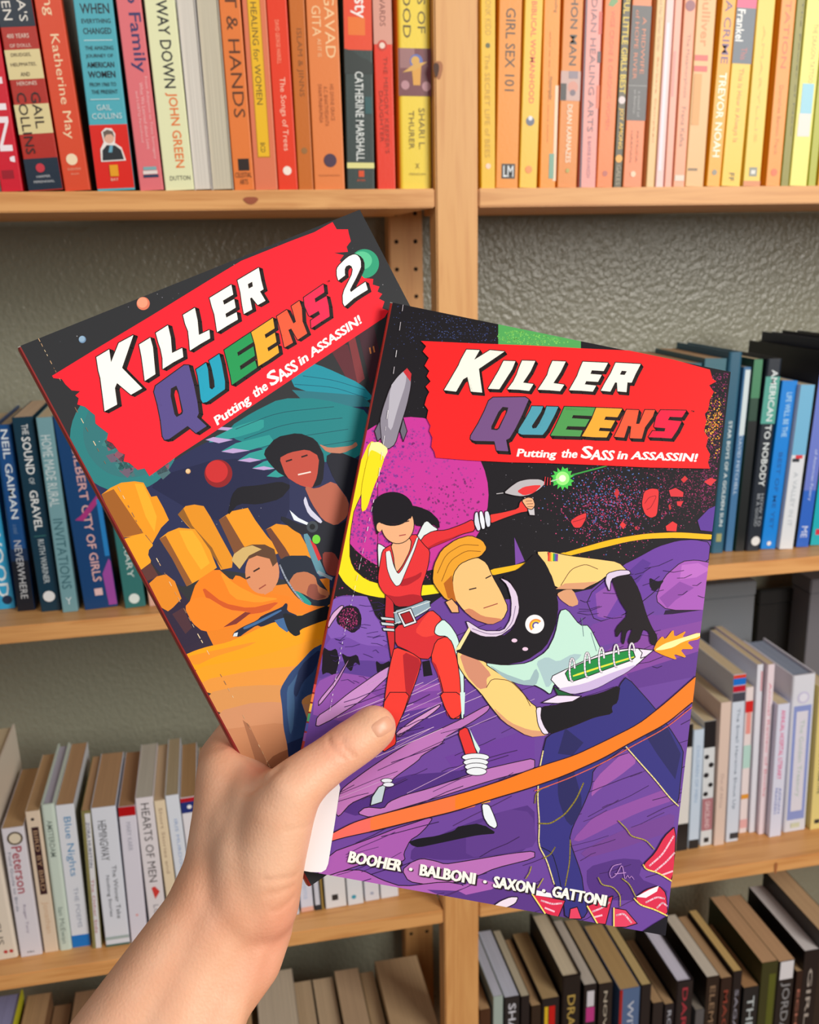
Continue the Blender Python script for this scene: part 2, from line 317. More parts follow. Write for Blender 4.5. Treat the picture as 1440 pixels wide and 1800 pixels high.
row1l = [
(1, 47, 331, -50, -5, 0, 'd81640', 'crimson book cut by the left edge with white capitals, top shelf', [T("CARLIN'", -60, 285, .55, .62, 'f4e8ee', b=.03), Bn(299, 314, 'a01030', .15, .7)], {'H': .225}),
(51, 110, 331, -9, 57, 0, 'b83a2c', 'thick navy, red and cream striped paperback second from left on top shelf',
 [Bn(-60, 47, '1c2a38'), Bn(87, 139, 'e6d8a8'), Bn(183, 235, 'e6d8a8'), Bn(278, 333, '17283a'),
  T("AMERICA'S", -110, 38, .70, .24, 'e8e4dc'), T('WOMEN', -80, 35, .27, .24, 'e8e4dc'), T('400 YEARS', 59, 67, .45, .62, 'f0d8c8', 'h'), T('OF DOLLS,', 77, 84, .48, .60, 'f0d8c8', 'h'), T('DRUDGES,', 93, 100, .45, .56, '5a4a38', 'h'),
  T('HELPMATES,', 110, 117, .48, .72, '5a4a38', 'h'), T('AND', 127, 134, .48, .26, '5a4a38', 'h'), T('HEROINES', 143, 150, .48, .56, 'f0d8c8', 'h'),
  T('GAIL', 162, 226, .66, .26, '2a1a18'), T('COLLINS', 162, 270, .26, .26, '2a1a18'), O(295, .45, .13, 'c83040'), T('HARPER', 308, 312, .5, .4, 'c8ccd0', 'h'), T('PERENNIAL', 317, 321, .5, .6, 'c8ccd0', 'h')], {'pages': 'd8c690'}),
(114, 159, 331, 60, 108, 0, 'e2603e', 'coral orange paperback with pale lettering beside the navy striped book',
 [T('Wintering', -130, 27, .46, .46, 'f6d8b0'), T('Katherine May', 60, 244, .5, .42, 'f6d8b0'), O(280, .46, .22, 'f4dcb8'), T('RIVERHEAD', 295, 299, .5, .5, 'f0b090', 'h'), T('BOOKS', 304, 307, .5, .3, 'f0b090', 'h')], {}),
(172, 236, 331, 127, 199, 0, '5fb4c2', 'wide turquoise paperback with black capitals and a red foot showing a portrait',
 [Bn(219, 331, 'e4341e'), T('WHEN', 6, 24, .52, .74, '1c2430', 'h', .02), T('EVERYTHING', 33, 41, .52, .74, '1c2430', 'h', .01), T('CHANGED', 49, 60, .52, .72, '1c2430', 'h', .01), Bn(70, 71.5, 'cfe8ec', .15, .88),
  T('THE AMAZING', 81, 88, .52, .72, '1c2430', 'h'), T('JOURNEY OF', 95, 103, .5, .7, '1c2430', 'h'), T('AMERICAN', 109, 119, .5, .7, '1c2430', 'h', .01), T('WOMEN', 125, 137, .5, .7, '1c2430', 'h', .02), T('FROM 1960 TO', 145, 152, .5, .68, '1c2430', 'h'), T('THE PRESENT', 158, 165, .52, .68, '1c2430', 'h'),
  Bn(174, 175.5, 'cfe8ec', .12, .88), T('GAIL', 184, 194, .45, .38, 'cfe8ec', 'h'), T('COLLINS', 199, 209, .5, .78, 'cfe8ec', 'h'),
  ('P', [(.2, 284), (.22, 262), (.33, 250), (.3, 232), (.42, 225), (.58, 226), (.66, 236), (.62, 252), (.78, 260), (.86, 283)], 'f0e8e4'),
  ('P', [(.24, 282), (.27, 264), (.4, 255), (.62, 256), (.76, 264), (.81, 281)], '22262c'), O(243, .48, .135, 'e0b098'), ('P', [(.36, 243), (.34, 232), (.46, 228), (.6, 231), (.63, 242), (.55, 236), (.42, 237)], '6a5a50'),
  ('P', [(.42, 268), (.48, 256), (.56, 256), (.52, 268)], '6aa8c0'), Bn(290, 310, 'f0b030', .4, .62), T('BAY', 313, 318, .5, .2, 'f0c8b0', 'h')], {}),
(246, 288, 331, 204, 248, 0, 'e8848a', 'salmon pink paperback with dark blue brush lettering',
 [T('We Do Family', -130, 128, .6, .62, '3a3468', b=.01), T('From Adoption to Trans Surrogacy', 135, 280, .8, .14, 'f4c0c0'), T('What We Learned about Love', 145, 262, .58, .14, 'f4c0c0'), T('and LGBTQ Parenthood', 160, 250, .36, .12, 'f4c0c0'), Bn(293, 299, '8ab4b8', .25, .8), Bn(300, 306, 'f0e4e0', .22, .82), Bn(307, 312, '30405c', .22, .85)], {}),
(292, 341, 331, 252, 309, 0, 'eef0c8', 'pale cream hardback with black and orange handwritten lettering', [T('ALL THE WAY DOWN', -110, 155, .55, .38, '1c2024', b=.01), T('JOHN GREEN', 163, 295, .55, .4, 'e8742a', b=.02), T('DUTTON', 309, 317, .55, .7, '303030', 'h')], {'hard': False}),
(343, 373, 331, 311, 343, 0, 'e8e4e0', 'thin white volume with its page edges outward beside the cream hardback', [], {'rev': True, 'pages': 'dcd6cc', 'D': .15}),
(375, 410, 331, 345, 384, 0, 'dcd4c8', 'grey-white volume turned with page edges outward beside the orange spine', [], {'rev': True, 'pages': 'cdc5b0', 'D': .15}),
(413, 448, 331, 384, 424, 0, 'ee8f4e', 'light orange paperback with dark widely set serif capitals and black square emblem',
 [T('HEART & HANDS', -120, 207, .55, .55, '5a3014'), Bn(279, 300, '2a1a14', .28, .82), T('CELESTIAL', 303, 312, .5, .8, '3a2010', 'h'), T('ARTS', 315, 324, .5, .4, '3a2010', 'h')], {}),
(448, 490, 331, 426, 467, 0, 'e68a68', 'salmon paperback with a long yellow title label', [Bn(-40, 277, 'c88a30', .2, .76), Bn(-40, 275, 'f6c830', .24, .72), T('HERBAL HEALING for WOMEN', -70, 184, .46, .26, '5a4418'), T('BCD', 251, 268, .46, .2, '3a2c10')], {}),
(491, 523, 331, 467, 505, 0, 'f0501c', 'vivid red-orange paperback with pink serif title and small white bird oval', [T('DAVID GEORGE HASKELL', 35, 112, .45, .2, 'f8a080'), T('The Songs of Trees', 136, 265, .5, .36, 'fbc8b0'), O(300, .5, .22, 'f8e8dc')], {}),
(525, 552, 331, 508, 535, 0, 'cf7a2c', 'narrow ochre brown paperback with faint dark title', [T('ISLAM & JINNS', 50, 170, .5, .42, '8a4c14'), O(265, .5, .2, '9c6a34')], {}),
(554, 606, 331, 537, 594, 0, 'ee9458', 'wide peach orange paperback with raised pale capitals and dark round seal',
 [T('BHAGAVAD', -80, 102, .72, .32, 'f8cf9c'), T('GITA', 10, 64, .3, .28, 'f8cf9c'), T('AS IT IS', 68, 100, .36, .12, 'f8cf9c'), T('HIS DIVINE GRACE', 148, 212, .7, .12, 'a85a28'), T('A.C. BHAKTIVEDANTA', 152, 222, .5, .12, 'a85a28'), T('SWAMI PRABHUPADA', 148, 216, .32, .12, 'a85a28'), O(282, .55, .21, '4a3048'), T('THE BHAKTIVEDANTA', 307, 310, .5, .7, 'b87038', 'h')], {}),
(610, 662, 331, 604, 655, 0, '33403f', 'thick paperback, orange sunset above and dark hillside below, with silver lettering',
 [Bn(-60, 88, 'f0603c'), Bn(30, 62, 'f48a40', .15, .75), ('P', [(0, 108), (0, 86), (.3, 90), (.55, 100), (.8, 104), (1, 112), (1, 130), (0, 130)], '26302e'), T('Christy', -60, 32, .55, .6, 'f8f0ec', b=.015), T('CATHERINE MARSHALL', 126, 283, .5, .3, 'dfe4e2', b=.01),
  Bn(170, 200, '2f5a5c', .7, .95), Bn(286, 296, 'e8e4a0'), Bn(300, 311, 'e06030', .42, .62), T('AVON', 315, 319, .5, .3, 'e06030', 'h')], {}),
(664, 696, 331, 655, 688, 0, 'ee4a1c', 'narrow red-orange paperback with a pale pink top and small bird oval',
 [Bn(-60, 78, 'e0a898'), T('EDWARDS', -30, 46, .5, .3, '7a3a30'), O(80, .45, .26, 'c83820'), O(80, .45, .15, 'f0d8c8'), T('THE MEMORY KEEPER\'S', 100, 270, .6, .22, 'a82c10'), T('DAUGHTER', 160, 250, .32, .2, 'a82c10')], {}),
(703, 760, 325, 699, 756, 0, 'f4dc58', 'wide bright yellow hardback with a painted picture square, beside the post',
 [T('GODS OF', -80, 58, .72, .24, '5a4a20'), T('MOTHERHOOD', -190, 67, .28, .24, '5a4a20'), Bn(85, 169, '7a4a50'), Bn(85, 120, 'a07878', .05, .5), O(108, .55, .2, '5a70b8'), O(107, .52, .13, 'd8a850'), ('P', [(.4, 115), (.7, 115), (.66, 150), (.45, 150)], 'dba040'), ('P', [(.12, 128), (.5, 112), (.9, 108), (.5, 124)], 'd8a850'),
  O(150, .2, .13, 'b88890'), O(152, .85, .14, 'b88890'), T('SHARI L.', 190, 262, .7, .18, '8a7a38'), T('THURER', 195, 262, .38, .16, '8a7a38'), T('X', 287, 296, .55, .12, '8a7a38', 'h'), T('PENGUIN', 304, 308, .55, .5, 'a89848', 'h')], {'hard': True, 'Y': .012}),
]
px_books(row1l, SH1, G1, Yfix=0.006, cut=True)
row1r = [
(846, 871, 328, 845, 872, 0, 'f2c838', 'bright yellow paperback with thin lettering standing just right of the post', [T('MONK KIDD', -10, 62, .5, .4, 'c89a28'), O(80, .48, .16, '5a5c30'), T('The SECRET LIFE of BEES', 95, 277, .45, .34, 'c89a28'), O(292, .5, .18, 'f6d0b8')], {}),
(872, 910, 329, 877, 919, 0, 'f2a23a', 'amber orange paperback with black hand-drawn capitals and square logo', [T('GIRL SEX 101', 14, 160, .52, .42, '3a3020', b=.004), Bn(288, 314, '1a1a1c', .25, .85), T('LM', 291, 311, .55, .45, 'dfe4e8', 'h', .02)], {}),
(912, 946, 329, 924, 956, 0, 'f8cc4c', 'golden yellow paperback with small bold red capitals and grey emblem', [T('BIBLICAL WOMANHOOD', 2, 182, .52, .3, 'e0603c', b=.03), O(213, .5, .24, '5c6478'), O(208, .5, .12, 'dfe0e4'), O(298, .5, .2, 'f09040')], {}),
(949, 976, 329, 956, 987, 0, 'fba400', 'saturated orange paperback with a sun-bleached strip and green label', [T('Homeschooling', -40, 22, .7, .24, '6a4a10'), T('Homesteader', 135, 176, .55, .2, '6a4a10'), Bn(150, 318, 'f8dcc0', .8, 1.0), Bn(270, 314, '7fa894', .55, .85), T('what to do when you come home', 55, 250, .42, .12, 'b87410')], {}),
(979, 1014, 328, 991, 1026, 0, 'e6953a', 'orange paperback with dark bold capitals above a small face photograph',
 [T('ULTRAMARATHON MAN', -180, 115, .56, .36, '3a2c1c', b=.02), Bn(125, 177, 'c8a8a0'), Bn(147, 177, '16120f', .0, .3), O(153, .62, .26, 'd08a78'), O(163, .62, .14, '6a5a68'), Bn(125, 138, '8a7c88', .4, .85), T('DEAN KARNAZES', 184, 286, .5, .26, 'fbe4c8', b=.02), O(300, .5, .1, 'b0a040')], {}),
(1019, 1047, 329, 1030, 1060, 0, 'eea8a0', 'pink paperback with speckled edges and long grey serif title', [Bn(-10, 330, '5a4858', 0, .1), Bn(20, 60, 'd86050', .82, 1.0), Bn(90, 110, '504850', .8, 1.0), Bn(150, 190, 'e8805c', .84, 1.0), T('AMERICAN INDIAN HEALING ARTS', -170, 232, .52, .34, '8a6870'), T('E. BARRIE KAVASCH', 240, 312, .52, .2, 'b07888')], {}),
(1049, 1076, 329, 1063, 1094, 0, 'f08c46', 'orange paperback with faint red title and small green leaf at top', [('P', [(.2, 10), (.5, -10), (.8, 2), (.5, 12)], '6a9858'), T('WISE CRONE & CHRONIC WOMEN', 18, 228, .52, .26, 'd85c34'), O(305, .5, .16, 'b85848')], {}),
(1078, 1093, 329, 1095, 1110, 0, '4a4224', 'very narrow dark paperback covered in tiny yellow lettering', [T('BEAUTIFUL LITTLE GIRLS BEST', -60, 165, .5, .7, 'e8c820', b=.03), O(176, .5, .4, 'd8c8c8'), T('JOY AMONG', 190, 262, .5, .6, 'f0c030', b=.03), O(279, .5, .42, 'e8a028'), T('GALES', 290, 325, .5, .5, 'a89c80')], {}),
(1095, 1128, 329, 1112, 1147, 0, 'ef9160', 'paperback with charcoal upper half, copper capitals and apricot foot', [Bn(10, 212, '454446'), Bn(150, 151.5, '8a8a88'), T('A MIDWIFE', 30, 130, .66, .2, 'd8784c'), T('of HOPE RIVER', 18, 140, .3, .2, 'd8784c'), T('a novel of', 160, 206, .6, .14, 'b0b0b0'), T('an American', 158, 200, .38, .14, 'b0b0b0'), T('PATRICIA', 230, 285, .64, .1, 'b8704c'), T('HARMAN', 230, 285, .34, .1, 'b8704c'), O(306, .5, .14, 'f8c8a8')], {}),
(1136, 1151, 329, 1155, 1172, 0, 'eac48c', 'thin sand-coloured paperback right of a dark gap', [T('Elizabeth and Her German Garden', -40, 90, .5, .4, 'b89060'), T('Barbara Campbell', 100, 250, .5, .3, 'e0985c')], {}),
(1152, 1167, 329, 1172, 1186, 0, 'f6d0cc', 'thin shiny pale pink booklet beside the sand-coloured one', [Bn(40, 300, 'f4e0e8', .2, .6)], {}),
(1168, 1181, 329, 1187, 1201, 0, 'f2b4a0', 'thin rose booklet with a creased spine', [Bn(90, 170, 'e89c94', .2, .5)], {}),
(1183, 1204, 329, 1204, 1225, 0, 'f4ae8c', 'narrow peach paperback with small grey title and white foot label', [T('The Metamorphosis', 60, 172, .5, .36, '9c7464'), T('Franz Kafka', 188, 258, .5, .34, '9c7464'), O(10, .5, .4, '8a4050'), Bn(308, 318, 'e0d4c4', .1, .9)], {}),
(1205, 1236, 329, 1226, 1261, 0, 'e8bc84', 'tan glossy paperback with orange script and two red stripes', [T('Gulliver', -20, 82, .5, .44, 'd88034', b=.01), Bn(97, 107, 'e06058', .05, .75), Bn(116, 126, 'e06058', .05, .75), Bn(130, 220, 'e0a458', .1, .5), Bn(296, 300, '7a6040', .1, .6)], {}),
(1242, 1266, 329, 1270, 1296, 0, 'f8b424', 'orange-yellow paperback with purple and white bold capitals', [T('BORN A CRIME', -90, 112, .5, .5, '6a4470', b=.01), T('TREVOR NOAH', 128, 276, .5, .52, 'fff4e0', b=.03), O(303, .5, .18, '8a8474')], {}),
(1267, 1303, 329, 1297, 1332, 0, 'f8cf50', 'yellow paperback with a slate blue block and pink top', [Bn(-40, 14, 'ea5a8a'), Bn(14, 112, '53606e'), T('Frankel', 17, 73, .26, .4, 'f4f4f0', b=.02), T('This', 84, 105, .55, .3, 'c05a58'), T('This Is How It Always Is', 120, 250, .5, .3, 'f09a50'), T('FF', 304, 318, .5, .26, '4a4434')], {}),
(1306, 1336, 329, 1333, 1364, 0, 'f2d262', 'pale yellow paperback with worn foot and grey square emblem', [T('AMARYLLIS', 45, 250, .5, .16, 'd8b048'), Bn(294, 310, '8a8c80', .3, .75), Bn(299, 306, 'e0e0d8', .4, .65), Bn(318, 330, 'd8905c')], {}),
(1346, 1371, 329, 1374, 1401, 0, 'f4a440', 'orange paperback with red serif title beside a dark amber edge', [T('PLANTATION', -80, 120, .5, .36, 'd8602c'), T('Dorothea Benton Frank', 150, 272, .5, .24, 'c8702c'), O(303, .5, .22, 'e8642c')], {}),
(1372, 1387, 329, 1402, 1417, 0, '8a8410', 'olive green spine between the orange and the white-yellow books', [T('The Power of Now', 0, 240, .7, .16, '3c3c10')], {}),
(1388, 1419, 329, 1419, 1452, 0, 'f2ea84', 'glossy pale yellow book with a light blue patch near the right edge', [T('THE DRAGON TATTOO', 42, 146, .62, .26, 'b8a45c'), Bn(147, 200, '9fd4e4', .2, .85), Bn(200, 240, 'f4e4dc', .15, .85)], {}),
(1420, 1435, 329, 1452, 1467, 0, 'b0b430', 'narrow lime green spine next to the right edge of the frame', [], {}),
(1437, 1462, 329, 1468, 1492, 0, 'f0b840', 'amber spine cut by the right edge of the frame', [], {}),
]
px_books(row1r, SH1, G2, Yfix=0.006, cut=True)

G3 = 'blue and teal books on the middle left shelf'
row2l = [
(-14, 29, 1073, -62, -22, 762, '4fb8e4', 'sky blue book cut by the left edge of the frame', [T('RWOOD', 900, 1050, .6, .5, 'e8f4f8', b=.02), O(1055, .7, .22, '1a3050')], {}),
(32, 61, 1075, -12, 20, 748, '23588e', 'deep blue paperback fading to black with white serif lettering', [Bn(985, 1075, '141a26'), Bn(965, 986, '1a3454'), T('NEIL GAIMAN', 755, 912, .55, .42, 'dce8f0', b=.01), T('NEVERWHERE', 950, 1052, .5, .42, 'c8ccd0'), T('a novel', 922, 938, .5, .3, '6a8ab0')], {'hard': True}),
(74, 107, 1076, 19, 59, 735, '153a4c', 'dark petrol blue paperback with white rounded capitals and round seal', [T('THE', 746, 764, .55, .3, 'e8ecec'), T('SOUND', 768, 834, .52, .42, 'e8ecec', b=.02), T('OF', 840, 851, .5, .26, 'c8d4d8'), T('GRAVEL', 862, 932, .5, .4, 'e8ecec', b=.02), T('RUTH WARINER', 948, 1025, .5, .3, 'b8c4c8', b=.01), Bn(941, 943, '3a6a6c', .2, .8), O(1048, .5, .3, 'e4e6e8')], {'pages': 'd8c0a0'}),
(111, 137, 1077, 62, 92, 735, '7fa6ae', 'pale teal paperback with stretched white hand lettering', [T('HOME MADE RURAL', 765, 890, .45, .62, 'cfdcde', b=.0), T('INVITATIONS', 912, 1035, .5, .62, '3c6a74'), T('Y', 1050, 1062, .5, .4, 'd8e4e8', 'h')], {}),
(147, 210, 1073, 95, 152, 733, '1d4a78', 'wide navy hardback with pink title and a magenta patch on its edge', [T('GILBERT', 780, 880, .52, .26, 'd8a8a8', b=.01), T('CITY OF GIRLS', 888, 1022, .52, .26, 'e4b4b0', b=.01), ('P', [(.15, 912), (.35, 905), (.95, 870), (1, 880), (.4, 915)], 'a8327c'), ('P', [(.75, 1065), (.7, 1010), (.95, 985), (1, 990), (1, 1065)], '9a48a0'), Bn(880, 980, '3a8cc8', .86, 1.0), Bn(1034, 1046, 'e8c8c8', .38, .62)], {'hard': False}),
(219, 258, 1070, 172, 208, 742, '3c7674', 'plain teal book beside the navy hardback, half hidden by the held comic', [T('THE LIBRARY', 880, 1015, .5, .3, 'cfdcd8'), O(1052, .5, .26, 'dce8e4')], {}),
(263, 276, 1066, 216, 230, 742, 'e0b8a8', 'thin pale pink booklet behind the held comic on the middle shelf', [], {}),
]
px_books(row2l, SH2, G3)
G4 = 'blue books on the middle right shelf'
row2r = [
(1165, 1205, 978, 1195, 1236, 640, '38606e', 'grey-blue book mostly hidden by the front comic, middle right shelf', [], {'pages': 'c8a880'}),
(1206, 1247, 976, 1240, 1281, 632, '44707c', 'book with a wide tan page top just left of the dark teal spine', [], {'pages': 'c8a880'}),
(1249, 1273, 974, 1284, 1306, 620, '36657c', 'dark teal book with white letters emerging behind the front comic', [T('STAR BOYS OF A GOLDEN SUN', 740, 925, .55, .26, 'dce8ea', b=.02), Bn(938, 952, 'a8a878', .3, .7)], {'hard': True}),
(1275, 1291, 970, 1308, 1325, 646, '4f7ca4', 'narrow slate blue book with a glowing white upper spine', [Bn(650, 765, 'dce8ec', .25, .9), T('DAVID MITCHELL', 765, 870, .5, .4, 'c8d8e8')], {}),
(1293, 1310, 970, 1326, 1345, 632, '2c4a3c', 'narrow black-green book left of the black and teal one', [Bn(632, 700, '4f8a68'), Bn(740, 970, '0f1416')], {}),
(1312, 1335, 970, 1349, 1378, 632, '1c2430', 'black and teal book with a stacked white title and round seal', [Bn(662, 745, '5ea89c', .0, .95), T('AMERICAN TO NOBODY', 650, 855, .55, .42, 'e4ecee', b=.01), T('HOW TO', 868, 925, .7, .2, 'a8b0b8'), T('BE A GOOD', 868, 925, .45, .2, 'a8b0b8'), O(951, .6, .3, 'e4e4e4')], {'hard': True}),
(1337, 1367, 967, 1376, 1406, 671, '0f93e4', 'vivid azure paperback with pale and dark capitals', [T('LIFE WILL BE THE', 690, 768, .55, .34, 'a8d4f0', b=.02), T('BEST OF ME YET', 795, 930, .5, .26, '1a64b0', b=.02), O(955, .5, .14, 'e8e4e4')], {}),
(1370, 1394, 967, 1408, 1433, 678, 'e4e8ee', 'light blue and white paperback with a tiny red and black picture', [Bn(676, 800, '84bfe0'), Bn(800, 806, 'e05058', .3, .8), Bn(806, 812, '30343c', .1, .6), T('A VALLEY IN IT', 830, 925, .5, .3, 'b8c0c8')], {}),
(1399, 1421, 963, 1447, 1468, 620, '12151e', 'tall dark-sided hardback with a periwinkle blue spine next to the right frame edge', [Bn(621, 862, '7a8ad4'), Bn(862, 962, '3f74cc'), T('of American Poetry', 790, 880, .55, .3, 'c8d4f0'), T('ME', 925, 945, .5, .5, 'dce4f4')], {'hard': True, 'D': .165, 'pages': '9a948c'}),
(1424, 1446, 960, 1472, 1494, 602, '141c36', 'taller navy-sided hardback with a turquoise spine cut by the right edge', [Bn(603, 958, '2cb4c0'), Bn(930, 940, 'd84858', .3, .8)], {'hard': True, 'D': .165, 'pages': 'a08c70'}),
(1448, 1480, 957, 1497, 1528, 598, '2a2c34', 'dark hardback just past the turquoise spine at the frame edge', [], {'hard': True, 'pages': '8f7c64'}),
]
px_books(row2r, SH2, G4, depth=(.13, .15))

G5, G6 = 'white books on the lower left shelf', 'white books on the lower right shelf'
row3l = [
(-8, 34, 1689, -62, -21, 1397, 'eee4d6', 'tall ivory hardback with small red dots at its foot, cut by the left edge', [T('NIGHT CIRCUS', 1500, 1660, .35, .3, '6a6058'), O(1673, .5, .09, 'c03030'), O(1673, .75, .09, 'c03030')], {'hard': True, 'D': .165}),
(37, 75, 1683, 1.5, 42, 1458, 'e8e6ee', 'white field guide with round bird emblem and red serif title', [O(1474, .55, .36, '5a4c3c'), O(1474, .55, .27, 'e4d8c0'), T('Peterson', 1488, 1570, .55, .46, 'b04858', b=.01), T('Field Guide to Birds', 1497, 1600, .2, .14, '8890a0'), T('Roger Tory', 1590, 1640, .5, .16, '9c94a8'), T('MH', 1671, 1674, .5, .3, '303038', 'h')], {'pages': 'b89468'}),
(79, 103, 1675, 43.5, 70, 1428, 'ead9c4', 'cream paperback with a dark vertical title strip', [Bn(1454, 1572, '3a2228', .28, .78), T('BIRD BY BIRD', 1460, 1566, .53, .3, 'b89878'), O(1440, .45, .12, '3a3030'), T('Jonathan', 1585, 1640, .5, .5, 'd8b898')], {'pages': 'c09c70'}),
(104, 127.5, 1672, 71, 95, 1416, 'd2e0d6', 'pale sage green hardback with small grey title', [T('AMSTERDAM', 1442, 1506, .5, .4, '7c8c84', b=.01), T('Ian McEwan', 1595, 1658, .5, .36, '7c8c84')], {'hard': True, 'pages': 'b8b4c4'}),
(129, 159, 1666, 96, 131, 1417, 'e6eaf2', 'white paperback with blue script title and a bright blue foot', [Bn(1643, 1668, '1f84d0'), T('Blue Nights', 1436, 1540, .5, .5, '4a90c0'), T('THE POEMS', 1560, 1630, .55, .24, 'a0a8b8')], {'pages': 'b8926a'}),
(162, 183, 1668, 143, 161, 1427, '8a8458', 'narrow olive paperback with a white title panel', [Bn(1430, 1668, 'e4e6ea', .38, .95), T('ZORA HURSTON', 1445, 1525, .6, .34, '3a4a70', b=.01), T('The Other Side', 1545, 1640, .6, .3, 'b04858')], {'pages': 'b8926a'}),
(187, 229, 1665, 159, 204, 1422, 'e4e8f2', 'white paperback with dark covers and an outlined author name in capitals', [T('HEMINGWAY', 1442, 1512, .38, .34, '30343c'), T('The Winner Take', 1522, 1615, .68, .18, '50545c'), T('Nothing Stories', 1538, 1610, .36, .18, '50545c'), Bn(1645, 1650, 'a8b8b8', 0, 1), Bn(1658, 1667, '4a6a60')], {'pages': 'b8926a'}),
(232, 261, 1660, 207, 239, 1420, 'e2e0ec', 'white paperback with a red band across its head', [Bn(1416, 1434, 'b81c28'), T('MARY KARR', 1445, 1495, .5, .26, 'a0a0b0'), O(1608, .5, .08, 'e0a0a0')], {'pages': 'a87f58'}),
(264, 299, 1654, 239.5, 267, 1404, 'e6e2e6', 'tallest white book on its row, with black script and a red heart', [T('HEARTS OF MEN', 1412, 1550, .5, .46, '4a4448', b=.0), ('P', [(.35, 1560), (.55, 1558), (.8, 1568), (.5, 1580)], 'd03c38'), T('LOVE', 1590, 1625, .5, .3, '8a8890')], {'pages': 'c0bcae', 'H': .2}),
(301, 321, 1650, 271, 289, 1409, 'ecdcc0', 'cream paperback beside the tall white one, close to the arm', [T('Short Stories and', 1420, 1535, .5, .3, 'a89078')], {'pages': 'c8ac88'}),
(323, 346, 1646, 290, 314, 1400, 'e4eaf4', 'white paperback with faint blue lettering touching the arm', [T('IRIS MURDOCH', 1440, 1540, .55, .24, '90a8d0')], {'pages': 'b0a080'}),
(348, 376, 1642, 316, 346, 1404, 'eceaf0', 'white paperback with navy and red bands at the top behind the wrist', [Bn(1402, 1409, 'b82838'), Bn(1409, 1428, '2c3c7c'), O(1418, .5, .14, 'f0f0f4')], {'pages': 'a88458'}),
(378, 420, 1636, 350, 390, 1404, 'e6e2dc', 'white paperback hidden behind the forearm, lower left shelf', [], {'pages': 'a88458'}),
(422, 468, 1628, 396, 440, 1400, 'e0dcd6', 'thick off-white paperback hidden behind the hand, lower left shelf', [], {'pages': 'a88458'}),
(470, 501, 1620, 446, 478, 1398, 'e8e4e4', 'off-white book hidden behind the palm, lower left shelf', [], {'pages': 'a88458'}),
(503, 527, 1611, 482, 506, 1396, 'dce2f0', 'bluish white book showing just right of the wrist, lower left shelf', [], {}),
(530, 552, 1604, 510, 533, 1392, 'e4e6f4', 'white book with a pink foot right of the wrist', [Bn(1594, 1606, 'f0c0b0'), T('Poems', 1540, 1580, .5, .4, 'b8c8e4')], {}),
(554, 570, 1601, 535, 552, 1392, '2c3038', 'narrow dark and gold book among the white ones below the comic', [Bn(1500, 1590, 'd8dce8', .1, .6), Bn(1500, 1600, 'a08850', .78, 1.0)], {}),
(573, 610, 1598, 556, 594, 1388, 'ebebee', 'widest white book under the comic with a small black square mark', [Bn(1572, 1582, '2c2c30', .33, .62)], {}),
(612, 640, 1592, 597, 625, 1388, 'e8ecf2', 'white book with a small teal emblem under the comic', [O(1576, .4, .15, '3a9cb8')], {}),
(642, 668, 1585, 628, 654, 1384, 'e4e6ee', 'white book with a faint grey mark under the comic', [O(1570, .5, .12, 'a0a8c0')], {}),
(670, 701, 1580, 657, 689, 1384, 'e8ebf2', 'last white book before the bare end of the lower left shelf', [], {}),
]
px_books(row3l, SH3, G5)
